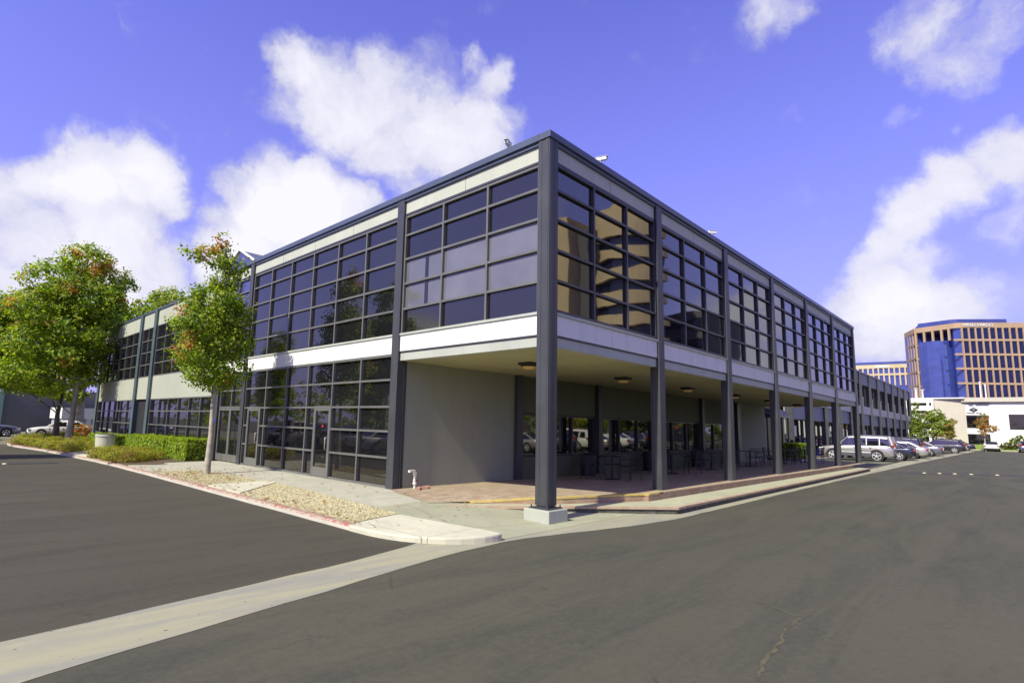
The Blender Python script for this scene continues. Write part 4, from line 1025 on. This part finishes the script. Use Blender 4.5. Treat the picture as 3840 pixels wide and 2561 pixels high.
tc_.scale = (1.27, 1.22, 1.18)
td_ = tree('large_tree', (1.55, 52.5, -.1), [(0, 0, 0), (.05, 0, 2), (.1, 0, 4), (.2, 0, 8)], Db, 12000, .23, rt, 'broad tree with thick tan trunk beyond the end of the wing', r0=.42, autumn=.14, clump=.5)
td_.scale = (1.2, 1.2, 1.15)
Eb = [(0, 0, 8.8, 2.0, 2, 1.4), (-1.0, 0, 7.4, 1.9, 2, 1.3), (1.4, 0, 7.2, 1.7, 2, 1.1), (0, 0, 6.2, 2.2, 2, 1)]
tree('distant_tree', (4.3, 50, -.1), [(0, 0, 0), (0, 0, 4), (0, 0, 8)], [(b[0], b[1], b[2] + 2.1, b[3], b[4], b[5]) for b in Eb], 6000, .28, rt, 'tree top rising behind the wing roof to the left', autumn=.25, bark=m_bark2, clump=.5)
tree('distant_tree', (6.9, 49, -.1), [(0, 0, 0), (0, 0, 5), (0, 0, 9)], [(b[0] * .8, b[1], b[2] + 3.6, b[3] * .8, b[4], b[5]) for b in Eb], 7000, .25, rt, 'tree top rising above the wing roof beside the street tree', autumn=.3, bark=m_bark2, clump=.5)
tree('distant_tree', (-8.5, 56, -.1), [(0, 0, 0), (0, 0, 4), (0, 0, 8)], [(b[0] * 1.2, b[1], b[2] - .8, b[3] * 1.2, b[4], b[5] * 1.1) for b in Eb], 6000, .3, rt, 'tree at the extreme left edge behind the grey wall', autumn=.15, bark=m_bark2, clump=.5)
# right background
YG = [(.24, .32, .04), (.30, .38, .06), (.17, .24, .03)]
OR = [(.44, .27, .08), (.50, .30, .10), (.34, .25, .08), (.26, .27, .07)]
Sm = [(0, 0, 4.9, .7, .8, .6), (-.5, .2, 3.9, .9, .9, .7), (.3, -.4, 3.3, 1.0, 1.1, .7), (0, 0, 2.7, .8, .8, .5), (.2, -1.4, 3.2, .5, .5, .4)]
ts_ = tree('autumn_tree', (108, -2.0, -.1), [(0, 0, 0), (0, 0, 2), (0, 0, 4.6)], Sm, 1700, .20, rt, 'small orange tree standing before the windows of the white building', autumn=.6, pal=OR, clump=.25, r0=.09)
ts_.scale = (.95, .95, 1.06)
Md = [(0, 0, 5.1, 1.1, 1.4, .9), (0, .9, 4.3, 1.2, 1.4, 1.0), (0, -.9, 3.7, 1.2, 1.2, .9), (0, .4, 2.7, 1.2, 1.6, .9), (0, -1.0, 2.3, 1, 1, .7)]
tree('autumn_tree', (99, 2.9, -.1), [(0, 0, 0), (0, 0, 2), (0, 0, 5)], Md, 5500, .24, rt, 'rounded green and rust tree in front of the parking garage', autumn=.55, pal=YG, aut=OR, clump=.3, r0=.12)
Cn = [(0, 0, 6.3, .35, .4, 1.0), (0, 0, 4.8, .6, .7, 1.1), (0, 0, 3.3, .8, .9, 1.1), (0, 0, 1.8, .9, 1.0, 1.1)]
tree('conifer', (97, 4.9, -.1), [(0, 0, 0), (0, 0, 3), (0, 0, 7)], Cn, 4500, .2, rt, 'narrow green conifer at the far corner of the dark office block', autumn=0, pal=YG, clump=.22, r0=.12)
tree('autumn_tree', (101, 1.5, -.1), [(0, 0, 0), (0, -.2, 2), (0, -.3, 4.4)], [(0, -.5, 4.3, .6, .45, .4), (0, .1, 3.2, .7, .7, .8), (0, -.1, 2.1, .7, .6, .7)], 1500, .22, rt, 'thin russet tree leaning away from the garage wall', autumn=.9, pal=OR, aut=OR, clump=.25, r0=.08)

def hedge(a, b, base, rng, n, label, cat='hedge', group=None, pal=None, size=.055):
    pal = pal or [(.20, .29, .02), (.28, .38, .03), (.14, .21, .02), (.35, .42, .05)]
    e = empty('hedge', base, label=label, cat=cat, group=group); x, y, z = a; X_, Y_, Z_ = b
    core = MB().box((x + .05, y + .05, z), (X_ - .05, Y_ - .05, Z_ - .05)); core.build('twig_core', mat('hedge_core_' + str(len(MATS)), (.035, .05, .012), .95, var=.4, scale=9), e)
    mb = MB(); cols = []
    areas = [((X_ - x) * (Y_ - y), 'z'), ((Y_ - y) * (Z_ - z), 'x0'), ((Y_ - y) * (Z_ - z), 'x1'), ((X_ - x) * (Z_ - z), 'y0'), ((X_ - x) * (Z_ - z), 'y1')]; T_ = sum(q[0] for q in areas)
    for ar, kd in areas:
        for _ in range(int(n * ar / T_)):
            u, w, q = rng.random(), rng.random(), rng.uniform(-.06, .02)
            p = {'z': (x + u * (X_ - x), y + w * (Y_ - y), Z_ + q), 'x0': (x - q, y + u * (Y_ - y), z + w * (Z_ - z)), 'x1': (X_ + q, y + u * (Y_ - y), z + w * (Z_ - z)), 'y0': (x + u * (X_ - x), y - q, z + w * (Z_ - z)), 'y1': (x + u * (X_ - x), Y_ + q, z + w * (Z_ - z))}[kd]
            p = Vector(p); p += Vector((1, 1, 1)) * noise.noise(p * 3) * .05
            o_ = Vector({'z': (0, 0, 1), 'x0': (-1, 0, 0), 'x1': (1, 0, 0), 'y0': (0, -1, 0), 'y1': (0, 1, 0)}[kd]) + Vector((rng.uniform(-1, 1), rng.uniform(-1, 1), rng.uniform(-.5, 1))) * .8
            o_.normalize(); t = o_.cross(Vector((rng.uniform(-1, 1), rng.uniform(-1, 1), rng.uniform(-1, 1)))).normalized(); bb = o_.cross(t); s_ = size * rng.uniform(.6, 1.3)
            mb.add([p - t * s_, p + bb * s_ * .7, p + t * s_, p - bb * s_ * .7], [(0, 1, 2), (0, 2, 3)]); c0 = pal[rng.randrange(len(pal))]; k = rng.uniform(.8, 1.2); c0 = tuple(q_ * k for q_ in c0); cols += [c0, c0]
    mb.build('leaves', m_leaf, e, attr=cols); return e
hedge((-.62, 0, 0), (.62, 2.45, .83), (-.35, 17.2, -.04), rt, 8000, 'clipped green hedge block nearest the street tree', group='clipped hedge along the wing')
hedge((-.6, 0, 0), (.6, 6.0, .80), (-.38, 20.0, -.04), rt, 13000, 'long clipped hedge running on toward the concrete bin', group='clipped hedge along the wing')
hedge((-.5, 0, 0), (.5, 5.5, .62), (-.4, 29.0, -.04), rt, 5000, 'low clipped hedge beyond the concrete bin', group='clipped hedge along the wing', size=.08)
hedge((0, 0, 0), (2.6, 1.0, 1.0), (35.6, 5.0, -.02), rt, 2500, 'bright green hedge seen between the far patio columns', size=.1)
hedge((0, 0, 0), (1.2, 8, .8), (113.6, -14, -.02), rt, 1600, 'low green hedge behind the blue grey car by the white building', size=.2)
# low shrubs as individual mounds
def shrub_proto(name, r, h, n, pal, size, label):
    e = empty(name, (0, 0, 0), label=label, cat='shrub', group='')
    mb, cols = foliage([(0, 0, h * .42, r, r, h * .5), (r * .35, r * .2, h * .55, r * .55, r * .5, h * .4), (-r * .4, -r * .1, h * .5, r * .5, r * .6, h * .4)], n, size, rt, .25, pal, [(.25, .17, .05), (.3, .2, .05)], clump=.14)
    mb.build('leaves', m_leaf, e, attr=cols)
    tw_ = MB()
    for k in range(9): a = k * .7; tw_.tube([(0, 0, 0), (r * .7 * math.cos(a), r * .7 * math.sin(a), h * .7)], [.02, .006], 5)
    tw_.build('stems', m_bark2, e); return e
SP = [(.30, .32, .035), (.38, .37, .05), (.22, .26, .03), (.34, .28, .06)]
protos = [shrub_proto('low_shrub', .75, .5, 2600, SP, .06, ''), shrub_proto('low_shrub', .6, .42, 2000, SP[::-1], .06, '')]
reindex()
sh = [(-2.95, 17.6, 'nearest the street tree at the kerb'), (-2.2, 18.3, 'between the near hedge and the kerb'), (-3.0, 19.0, 'second along the red kerb'), (-1.6, 18.8, 'against the foot of the clipped hedge'), (-2.3, 19.8, 'in the middle of the near bed'), (-3.1, 20.6, 'at the kerb before the paved gap'), (-1.7, 21.0, 'at the hedge foot before the concrete bin'),
      (-2.4, 21.6, 'next to the paved gap in front of the bin'), (-3.3, 25.2, 'just past the paved gap at the kerb'), (-2.4, 26.8, 'behind the concrete bin'), (-3.4, 27.2, 'under the tall tree on its near side at the kerb'), (-2.5, 28.6, 'in the middle beyond the bin'), (-3.6, 29.2, 'at the kerb well before the pale trunk'), (-1.7, 28.0, 'between the bin and the low hedge'), (-2.0, 31.5, 'along the low hedge, middle of its run'), (-1.5, 33.6, 'along the low hedge, toward the tall tree'),
      (-3.9, 31.2, 'at the kerb between the two left trunks'), (-3.0, 32.3, 'in the back half of the bed'), (-4.2, 33.4, 'at the far bend of the kerb'), (-2.6, 34.5, 'farthest back below the darker trunk'), (-3.9, 35.3, 'at the tip of the planting bed'), (-1.6, 44.6, 'rounded one in front of the white car at the far left'), (-.2, 45.2, 'beside the orange flowers'), (-2.9, 39.5, 'left of the pale trunk farther back'), (-.6, 35.4, 'right before the pale trunk against the low hedge')]
for i, (x, y, lb) in enumerate(sh):
    src = protos[i % 2]
    if i < 2: o = src; o.location = (x, y, -.05)
    else: o = copy_tree(src, loc=(x, y, -.05), rz=i * 1.3, scale=(1 + .15 * math.sin(i * 2.1), 1 + .15 * math.cos(i), .9 + .25 * (i % 3) / 2))
    o['label'] = 'yellow green low shrub ' + lb; o['group'] = 'low shrubs in the bed along the red kerb'
FL = [(.45, .12, .03), (.5, .25, .04), (.2, .2, .04)]
o = shrub_proto('flowering_shrub', .7, .9, 1500, FL, .09, 'orange flowering shrub at the foot of the thick tan trunk'); o.location = (.9, 46.4, -.03); o.scale = (1.2, 1.2, 1.2)
o = shrub_proto('palm_shrub', 1.7, 2.7, 1800, [(.16, .21, .03), (.22, .26, .05)], .3, 'spiky bright green shrub by the right window of the white building'); o.location = (113.9, -6.1, -.05)
o = shrub_proto('round_shrub', 1.1, 1.5, 1000, [(.17, .16, .06), (.12, .14, .04)], .22, 'round brownish shrub right of the white sedan'); o.location = (114.0, -4.3, -.05)
def treeline(x0, y0, x1, y1, h, n, lab):
    bl = []; L = math.hypot(x1 - x0, y1 - y0); k = int(L / 5)
    for i in range(k):
        t_ = (i + .5) / k; bl.append((x0 + (x1 - x0) * t_ + rt.uniform(-1, 1), y0 + (y1 - y0) * t_ + rt.uniform(-1, 1), h * .5 + rt.uniform(-.5, 1), 3.4, 3.4, h * rt.uniform(.42, .6)))
    mb, cols = foliage(bl, n, .6, rt, .1, clump=.8)
    o = mb.build('distant_woods', m_leaf, attr=cols); return tag(o, lab, 'woods', kind='stuff')
treeline(-38, -30, -30, 120, 7.5, 12000, 'dense trees beyond the lane, mirrored in the left windows')
treeline(-10, -34, 150, -30, 7.0, 12000, 'dense trees beyond the drive, mirrored in the patio windows')
# trees mirrored in the glass
def mirror_tree(x, y, h, lb, src):
    o = copy_tree(src, loc=(x, y, ZR), rz=rt.uniform(0, 6), scale=h); o['label'] = lb; o['group'] = 'trees seen only as reflections'
reindex()
tl_ = [o for o in bpy.data.objects if o.name.startswith('street_tree')][0]; bt_ = [o for o in [tb_]][0]
mirror_tree(-13.2, 23.5, 1.55, 'tall slim tree mirrored in the long upper window bay', tl_)
mirror_tree(-15, 43, .85, 'round tree mirrored at the left end of the long upper bay', bt_)
mirror_tree(-16, 17, .62, 'tree mirrored in the ground floor glass near the corner wall', bt_)
mirror_tree(-16.5, 29, .55, 'tree mirrored in the middle of the ground floor glass', bt_)
mirror_tree(-16.5, 60, .9, 'tree mirrored in the wing windows', bt_)
mirror_tree(24, -16, .62, 'tree mirrored in the second upper bay of the patio side', bt_)
mirror_tree(36, -17, .75, 'tree mirrored in the third upper bay of the patio side', bt_)
mirror_tree(47, -16.5, .62, 'tree mirrored in the fourth upper bay of the patio side', bt_)
mirror_tree(14, -16.5, .45, 'small tree mirrored in the first patio window', bt_)
rb = empty('low_office', (0, 0, 0), label='low beige office across the lane, mirrored in the ground floor glass', cat='building')
MB().box((-48, 10, ZR), (-30, 34, 5.2)).build('wall', m_terra2, rb)
for k in range(7): MB().box((-30, 11 + 3.2 * k, 1.2), (-29.95, 13.4 + 3.2 * k, 3.0)).build('window', m_glass, rb)

tag(FALLEN[0].build('fallen_leaves', m_leaf, attr=FALLEN[1]), 'scattered brown and red fallen leaves on the sidewalk and pebbles', 'fallen leaves', kind='stuff')
# ------------------------------------------------------------------ street furniture
pb = empty('concrete_bin', (-1.95, 25.6, -.03), label='round tan concrete bin in the planting bed', cat='bin')
MB().cyl((0, 0, 0), .40, .70, 24, .43).build('bowl', m_planter, pb)
MB().cyl((0, 0, .70), .46, .1, 24, .44).build('rim_ring', m_whitemetal if False else m_plinth, pb)
MB().cyl((0, 0, .80), .36, .02, 20).build('lid', m_steel, pb)
vb = MB().box((-1.55, 23.0, -.04), (-1.1, 23.6, .12)).build('valve_box', m_conc, bevel=.02); tag(vb, 'small pale concrete valve box behind the low shrubs', 'utility box')
sg = empty('parking_sign', (-.32, 16.2, -.03), label='round blue sign on a slim post beside the street tree', cat='sign')
MB().cyl((0, 0, 0), .02, 1.75, 8).build('post', m_galv, sg); MB().cyl((-.03, 0, 1.62), .13, .015, 24, axis='x').build('sign_face', m_bluep, sg)
sp = empty('standpipe', (.5, 4.62, .01), label='white standpipe with valve beside the grey patio wall', cat='pipe')
MB().tube([(0, 0, 0), (0, 0, .42)], .033, 10).cyl((0, 0, .12), .055, .07, 10).cyl((0, 0, .21), .05, .05, 10, .035).cyl((0, 0, .36), .048, .05, 10).build('riser_pipe', m_pipe, sp)
MB().tube([(0, 0, .42), (-.02, -.01, .455), (-.06, -.02, .465), (-.26, -.07, .465)], .034, 10).cyl((0, 0, .40), .045, .03, 10).build('elbow', m_pipe, sp)
MB().cyl((.055, 0, .2), .035, .015, 10, axis='x').build('valve_wheel', m_red, sp)
for i, (x, y, a, lb) in enumerate([(.42, 4.36, 40, 'loose red brick lying left of the standpipe foot'), (.66, 4.42, -28, 'loose red brick lying right of the standpipe foot'), (.78, 4.5, -20, 'second loose brick farther right of the standpipe')]):
    o = MB().box((-.1, -.05, 0), (.1, .05, .06)).build('loose_brick', m_brickred, loc=(x, y, .03), bevel=.006); o.rotation_euler = (0, R(-6), R(a)); tag(o, lb, 'brick', 'bricks round the standpipe')
# patio furniture
ct = None
def chair_proto():
    e = empty('patio_chair', (0, 0, 0), cat='chair', group='metal patio chairs')
    MB().box((-.22, -.22, .43), (.22, .22, .455)).build('seat', m_steel, e, bevel=.01)
    b = MB(); b.tube([(-.22, .22, .44), (-.22, .28, .86), (.22, .28, .86), (.22, .22, .44)], .013, 6)
    for k in range(6): x = -.16 + .064 * k; b.tube([(x, .225, .46), (x, .28, .85)], .007, 5)
    b.build('backrest', m_steel, e)
    for sx in (-1, 1):
        for sy in (-1, 1): MB().tube([(sx * .2, sy * .2, .44), (sx * .24, sy * .24, 0)], .013, 6).build('leg', m_steel, e)
        MB().tube([(sx * .23, .24, .66), (sx * .25, -.18, .66), (sx * .24, -.2, .44)], .012, 6).build('armrest', m_steel, e)
    return e
def table_proto():
    e = empty('patio_table', (0, 0, 0), cat='table', group='round patio tables')
    MB().cyl((0, 0, .71), .48, .025, 28).build('tabletop', m_steel, e); MB().cyl((0, 0, .02), .035, .69, 10).build('pedestal', m_steel, e); MB().cyl((0, 0, 0), .27, .025, 20, .2).build('foot', m_steel, e); return e
chp, tbp = chair_proto(), table_proto(); reindex()
tabs = [(7.3, 2.9, 'nearest the corner column'), (11.6, 2.9, 'second from the corner'), (15.6, 3.0, 'in the middle of the patio'), (20.0, 2.9, 'fourth from the corner'), (24.2, 2.6, 'before the far blank wall'), (27.4, 2.4, 'at the far end of the patio')]
first = True
for i, (x, y, lb) in enumerate(tabs):
    o = tbp if i == 0 else copy_tree(tbp); o.location = (x, y, zp(x, y)); o['label'] = 'round dark patio table ' + lb
    for k, a in enumerate((30, 140, 260)):
        if first: c = chp; first = False
        else: c = copy_tree(chp)
        aa = R(a + i * 23); cx, cy = x + .72 * math.cos(aa), y + .72 * math.sin(aa); c.location = (cx, cy, zp(cx, cy)); c.rotation_euler = (0, 0, aa - R(90) + rc.uniform(-.3, .3))
        c['label'] = 'dark metal chair %s of the table %s' % (['right', 'rear', 'front'][k], lb)
o = copy_tree(chp, loc=(25.9, 1.5, zp(25.9, 1.5)), rz=R(150), label='blue patio chair alone near the last columns', swap=(m_steel, m_bluep))
pt0 = None
for i, (x, lb) in enumerate([(8.3, 'below the first patio window'), (12.9, 'below the second patio window'), (14.2, 'right of the third table'), (17.6, 'below the third patio window'), (22.2, 'before the fourth patio window')]):
    if pt0 is None:
        pt0 = empty('patio_bin', (0, 0, 0), cat='bin', group='dark bins along the patio wall'); MB().cyl((0, 0, 0), .26, .72, 20, .30).build('bin_body', m_steel, pt0); MB().cyl((0, 0, .72), .31, .05, 20, .2).build('lid', m_blackp, pt0); reindex(); o = pt0
    else: o = copy_tree(pt0)
    o.location = (x, 4.45, zp(x, 4.45)); o['label'] = 'dark round bin standing ' + lb
# speed bump dots and tar strips
def bump_line(p, q, label_):
    mb = MB(); d = Vector((q[0] - p[0], q[1] - p[1])); n = Vector((-d.y, d.x)).normalized() * .26
    mb.add([(p[0] + n.x, p[1] + n.y, ZR + .006), (p[0] - n.x, p[1] - n.y, ZR + .006), (q[0] - n.x, q[1] - n.y, ZR + .006), (q[0] + n.x, q[1] + n.y, ZR + .006)], [(0, 1, 2, 3)])
    return struct(mb.build('tar_strip', m_tar))
bump_line((27.6, -1.9), (31.6, -6.2), '')
for i, t in enumerate((.2, .33, .46, .60, .82)):
    x, y = 27.6 + 4 * t, -1.9 - 4.3 * t
    o = MB().cyl((0, 0, 0), .09, .03, 12, .05).build('road_marker', m_marker, loc=(x, y, ZR + .006)); tag(o, 'small pale road marker on the dark strip, ' + ['nearest the steps', 'second from the steps', 'middle one', 'fourth from the steps', 'farthest from the steps'][i], 'road marker', 'markers across the drive')
for a, b in ((-9, -6.35), (-6.25, -5.95), (-5.85, -5.45), (-5.35, -4.75)): bump_line((a, 19.6), (b, 19.4), '')
o = MB().cyl((0, 0, 0), .08, .03, 12, .05).build('road_marker', m_marker, loc=(-6.3, 19.5, ZR + .006)); tag(o, 'single pale road marker on the lane at left', 'road marker')

# ------------------------------------------------------------------ camera
cam = bpy.data.cameras.new('camera'); co = bpy.data.objects.new('camera', cam); COL.objects.link(co); S.camera = co
yaw, pitch, roll = .7873016, .1358284, .0266176
fw = Vector((math.cos(pitch) * math.cos(yaw), math.cos(pitch) * math.sin(yaw), math.sin(pitch))); rt0 = Vector((math.sin(yaw), -math.cos(yaw), 0)); u0 = rt0.cross(fw)
r2 = rt0 * math.cos(roll) + u0 * math.sin(roll); u2 = -rt0 * math.sin(roll) + u0 * math.cos(roll)
co.matrix_world = Matrix(((r2.x, u2.x, -fw.x, -8.9067), (r2.y, u2.y, -fw.y, -6.6894), (r2.z, u2.z, -fw.z, 1.6742), (0, 0, 0, 1)))
cam.sensor_width = 36; cam.lens = 2076.66 / 3840 * 36; cam.shift_x = 160.2 / 3840; cam.shift_y = 30.56 / 3840; cam.clip_start = .05; cam.clip_end = 3000

# ------------------------------------------------------------------ light and sky
EL = R(44); AZ = R(182)  # direction towards the sun: from -x
sd = Vector((math.cos(EL) * math.cos(AZ), math.cos(EL) * math.sin(AZ), math.sin(EL)))
AZ = math.atan2(sd.y, sd.x)
sl = bpy.data.lights.new('sun', 'SUN'); so = bpy.data.objects.new('sun', sl); COL.objects.link(so)
sl.energy = 5.0; sl.angle = R(.5); sl.color = (1, .96, .80); so.rotation_euler = sd.to_track_quat('Z', 'Y').to_euler(); so.location = (-20, 0, 30)
w = bpy.data.worlds.new('World'); S.world = w; w.use_nodes = True; t = w.node_tree; bg = t.nodes['Background']
sky = nd(t, 'ShaderNodeTexSky', sky_type='NISHITA'); sky.sun_disc = False; sky.sun_elevation = EL; sky.sun_rotation = R(90) - AZ; sky.air_density = 1.0; sky.dust_density = .6; sky.ozone_density = 3
SKYS = .1
geo = nd(t, 'ShaderNodeTexCoord'); D = geo.outputs['Generated']
sep = nd(t, 'ShaderNodeSeparateXYZ'); lk(t, D, sep.inputs[0])
skyc = mix(t, 1.0, sky.outputs[0], (1.72, 1.20, 2.5), 'MULTIPLY')
BL = [(0.375, 0.756, 0.537, 0.048, 1), (0.425, 0.747, 0.512, 0.074, 1), (0.475, 0.71, 0.52, 0.076, 1), (0.531, 0.678, 0.509, 0.081, 1), (0.521, 0.72, 0.459, 0.061, 1), (0.574, 0.67, 0.47, 0.072, 1), (0.615, 0.618, 0.49, 0.071, 0.9), (0.611, 0.567, 0.553, 0.041, 0.7), (0.571, 0.583, 0.578, 0.026, 0.6), (0.553, 0.722, 0.416, 0.044, 0.7), (0.642, 0.574, 0.508, 0.042, 0.6), (0.38, 0.787, 0.486, 0.033, 0.6), (0.067, 0.957, 0.282, 0.053, 0.9), (0.104, 0.943, 0.316, 0.044, 1), (0.149, 0.935, 0.322, 0.064, 1.1), (0.204, 0.917, 0.342, 0.055, 1), (0.248, 0.914, 0.32, 0.032, 0.8), (0.106, 0.965, 0.238, 0.067, 1), (0.181, 0.95, 0.254, 0.073, 1.1), (0.254, 0.943, 0.215, 0.058, 0.9), (0.075, 0.98, 0.184, 0.048, 0.9), (0.186, 0.966, 0.178, 0.067, 0.9), (0.126, 0.98, 0.156, 0.069, 0.8), (0.338, 0.865, 0.371, 0.041, 0.9), (0.39, 0.858, 0.333, 0.078, 1.3), (0.443, 0.826, 0.348, 0.065, 1.3), (0.49, 0.794, 0.361, 0.044, 1), (0.366, 0.892, 0.267, 0.07, 1.2), (0.433, 0.858, 0.276, 0.073, 1.2), (0.313, 0.894, 0.32, 0.04, 0.7), (0.293, 0.938, 0.186, 0.053, 0.8), (0.935, -0.004, 0.353, 0.032, 0.9), (0.941, 0.043, 0.335, 0.037, 0.9), (0.946, 0.086, 0.312, 0.034, 0.9), (0.955, 0.119, 0.271, 0.033, 0.8), (0.968, 0.099, 0.232, 0.043, 0.8), (0.96, 0.137, 0.244, 0.034, 0.8), (0.976, 0.123, 0.181, 0.055, 1), (0.985, 0.072, 0.157, 0.056, 0.9), (0.967, 0.167, 0.192, 0.029, 0.8), (0.963, -0.013, 0.268, 0.028, 0.7), (0.98, 0.152, 0.127, 0.034, 0.8), (0.948, -0.017, 0.319, 0.023, 0.6), (0.879, 0.025, 0.476, 0.045, 0.56), (0.851, 0.045, 0.524, 0.046, 0.58), (0.865, -0.013, 0.501, 0.04, 0.6), (0.851, 0.089, 0.517, 0.03, 0.5), (0.899, 0.082, 0.431, 0.018, 0.45), (0.909, 0.031, 0.415, 0.012, 0.45), (0.775, 0.216, 0.594, 0.045, 0.55), (0.796, 0.179, 0.578, 0.032, 0.5), (0.737, 0.318, 0.596, 0.02, 0.3)]
BL += [(-.9, .1, .2, .2, .8), (-.62, .78, .12, .10, .8), (-.5, -.8, .2, .2, .9), (.9, -.3, .12, .1, .8), (.7, -.65, .1, .12, .7)]
# turbulent displacement of the lookup direction gives ragged edges
n1 = nd(t, 'ShaderNodeTexNoise'); n1.inputs['Scale'].default_value = 9; n1.inputs['Detail'].default_value = 9; n1.inputs['Roughness'].default_value = .6; lk(t, D, n1.inputs['Vector'])
vs = nd(t, 'ShaderNodeVectorMath', operation='SUBTRACT'); lk(t, n1.outputs['Color'], vs.inputs[0]); vs.inputs[1].default_value = (.5, .5, .5)
vm = nd(t, 'ShaderNodeVectorMath', operation='SCALE'); lk(t, vs.outputs[0], vm.inputs[0]); vm.inputs['Scale'].default_value = .11
va = nd(t, 'ShaderNodeVectorMath', operation='ADD'); lk(t, D, va.inputs[0]); lk(t, vm.outputs[0], va.inputs[1])
acc = None
BL = [(x, y, z, r_ * (1.25 if x > .9 and z > .1 else 1), wt) for x, y, z, r_, wt in BL]
for (x, y, z, r_, wt) in BL:
    ds = nd(t, 'ShaderNodeVectorMath', operation='DISTANCE'); lk(t, va.outputs[0], ds.inputs[0]); ds.inputs[1].default_value = (x, y, z)
    mr = nd(t, 'ShaderNodeMapRange'); mr.interpolation_type = 'SMOOTHSTEP'; lk(t, ds.outputs['Value'], mr.inputs[0]); mr.inputs[1].default_value = r_ * 1.85; mr.inputs[2].default_value = r_ * .25; mr.inputs[3].default_value = 0; mr.inputs[4].default_value = wt
    if acc is None: acc = mr.outputs[0]
    else:
        mm = nd(t, 'ShaderNodeMath', operation='SMOOTH_MAX'); mm.inputs[2].default_value = .15; lk(t, acc, mm.inputs[0]); lk(t, mr.outputs[0], mm.inputs[1]); acc = mm.outputs[0]
n2 = nd(t, 'ShaderNodeTexNoise'); n2.inputs['Scale'].default_value = 8; n2.inputs['Detail'].default_value = 13; n2.inputs['Roughness'].default_value = .6; lk(t, va.outputs[0], n2.inputs['Vector'])
ad = nd(t, 'ShaderNodeMath', operation='MULTIPLY_ADD'); lk(t, n2.outputs[0], ad.inputs[0]); ad.inputs[1].default_value = 1.5; ad.inputs[2].default_value = -.78
sm = nd(t, 'ShaderNodeMath', operation='ADD'); lk(t, acc, sm.inputs[0]); lk(t, ad.outputs[0], sm.inputs[1])
den = nd(t, 'ShaderNodeMapRange'); den.interpolation_type = 'SMOOTHSTEP'; lk(t, sm.outputs[0], den.inputs[0]); den.inputs[1].default_value = .18; den.inputs[2].default_value = .78; den.inputs[4].default_value = .94
# cloud tone: bright cores and edges, lavender bellies
n3 = nd(t, 'ShaderNodeTexNoise'); n3.inputs['Scale'].default_value = 5; n3.inputs['Detail'].default_value = 6; lk(t, va.outputs[0], n3.inputs['Vector'])
tone = ramp(t, n3.outputs[0], .38, .62)
thick = ramp(t, sm.outputs[0], .45, 1.15)
cl = mix(t, tone, (4.9, 5.0, 6.8), (6.5, 6.5, 7.8)); cl = mix(t, thick, cl, (8.9, 8.8, 9.3))
# pale haze near the horizon
hz = ramp(t, sep.outputs[2], .0, .62, .75, .04)
skyh = mix(t, hz, skyc, (2.9, 3.15, 7.4))
vz = nd(t, 'ShaderNodeVectorMath', operation='DOT_PRODUCT'); lk(t, D, vz.inputs[0]); vz.inputs[1].default_value = (-.06, -.06, 1)
fill_veil = nd(t, 'ShaderNodeMapRange'); fill_veil.interpolation_type = 'SMOOTHSTEP'; lk(t, vz.outputs['Value'], fill_veil.inputs[0]); fill_veil.inputs[1].default_value = .58; fill_veil.inputs[2].default_value = .86; fill_veil.inputs[4].default_value = .9  # grey overhead veil added to cut the blue fill and deepen contrast
n4 = nd(t, 'ShaderNodeTexNoise'); n4.inputs['Scale'].default_value = 3.2; n4.inputs['Detail'].default_value = 8; n4.inputs['Roughness'].default_value = .6; lk(t, D, n4.inputs['Vector'])
vcol = mix(t, ramp(t, n4.outputs[0], .35, .65), (1.3, 1.4, 2.1), (2.5, 2.5, 3.3))
fin = mix(t, den.outputs[0], skyh, cl)
fin = mix(t, fill_veil.outputs[0], fin, vcol)
lk(t, fin, bg.inputs[0]); bg.inputs[1].default_value = SKYS
S.view_settings.view_transform = 'Standard'; S.view_settings.look = 'None'; S.view_settings.exposure = .18; S.view_settings.gamma = 1
S.cycles.max_bounces = 7; S.cycles.glossy_bounces = 4; S.cycles.diffuse_bounces = 3; S.cycles.transparent_max_bounces = 6
S.cycles.caustics_reflective = False; S.cycles.caustics_refractive = False
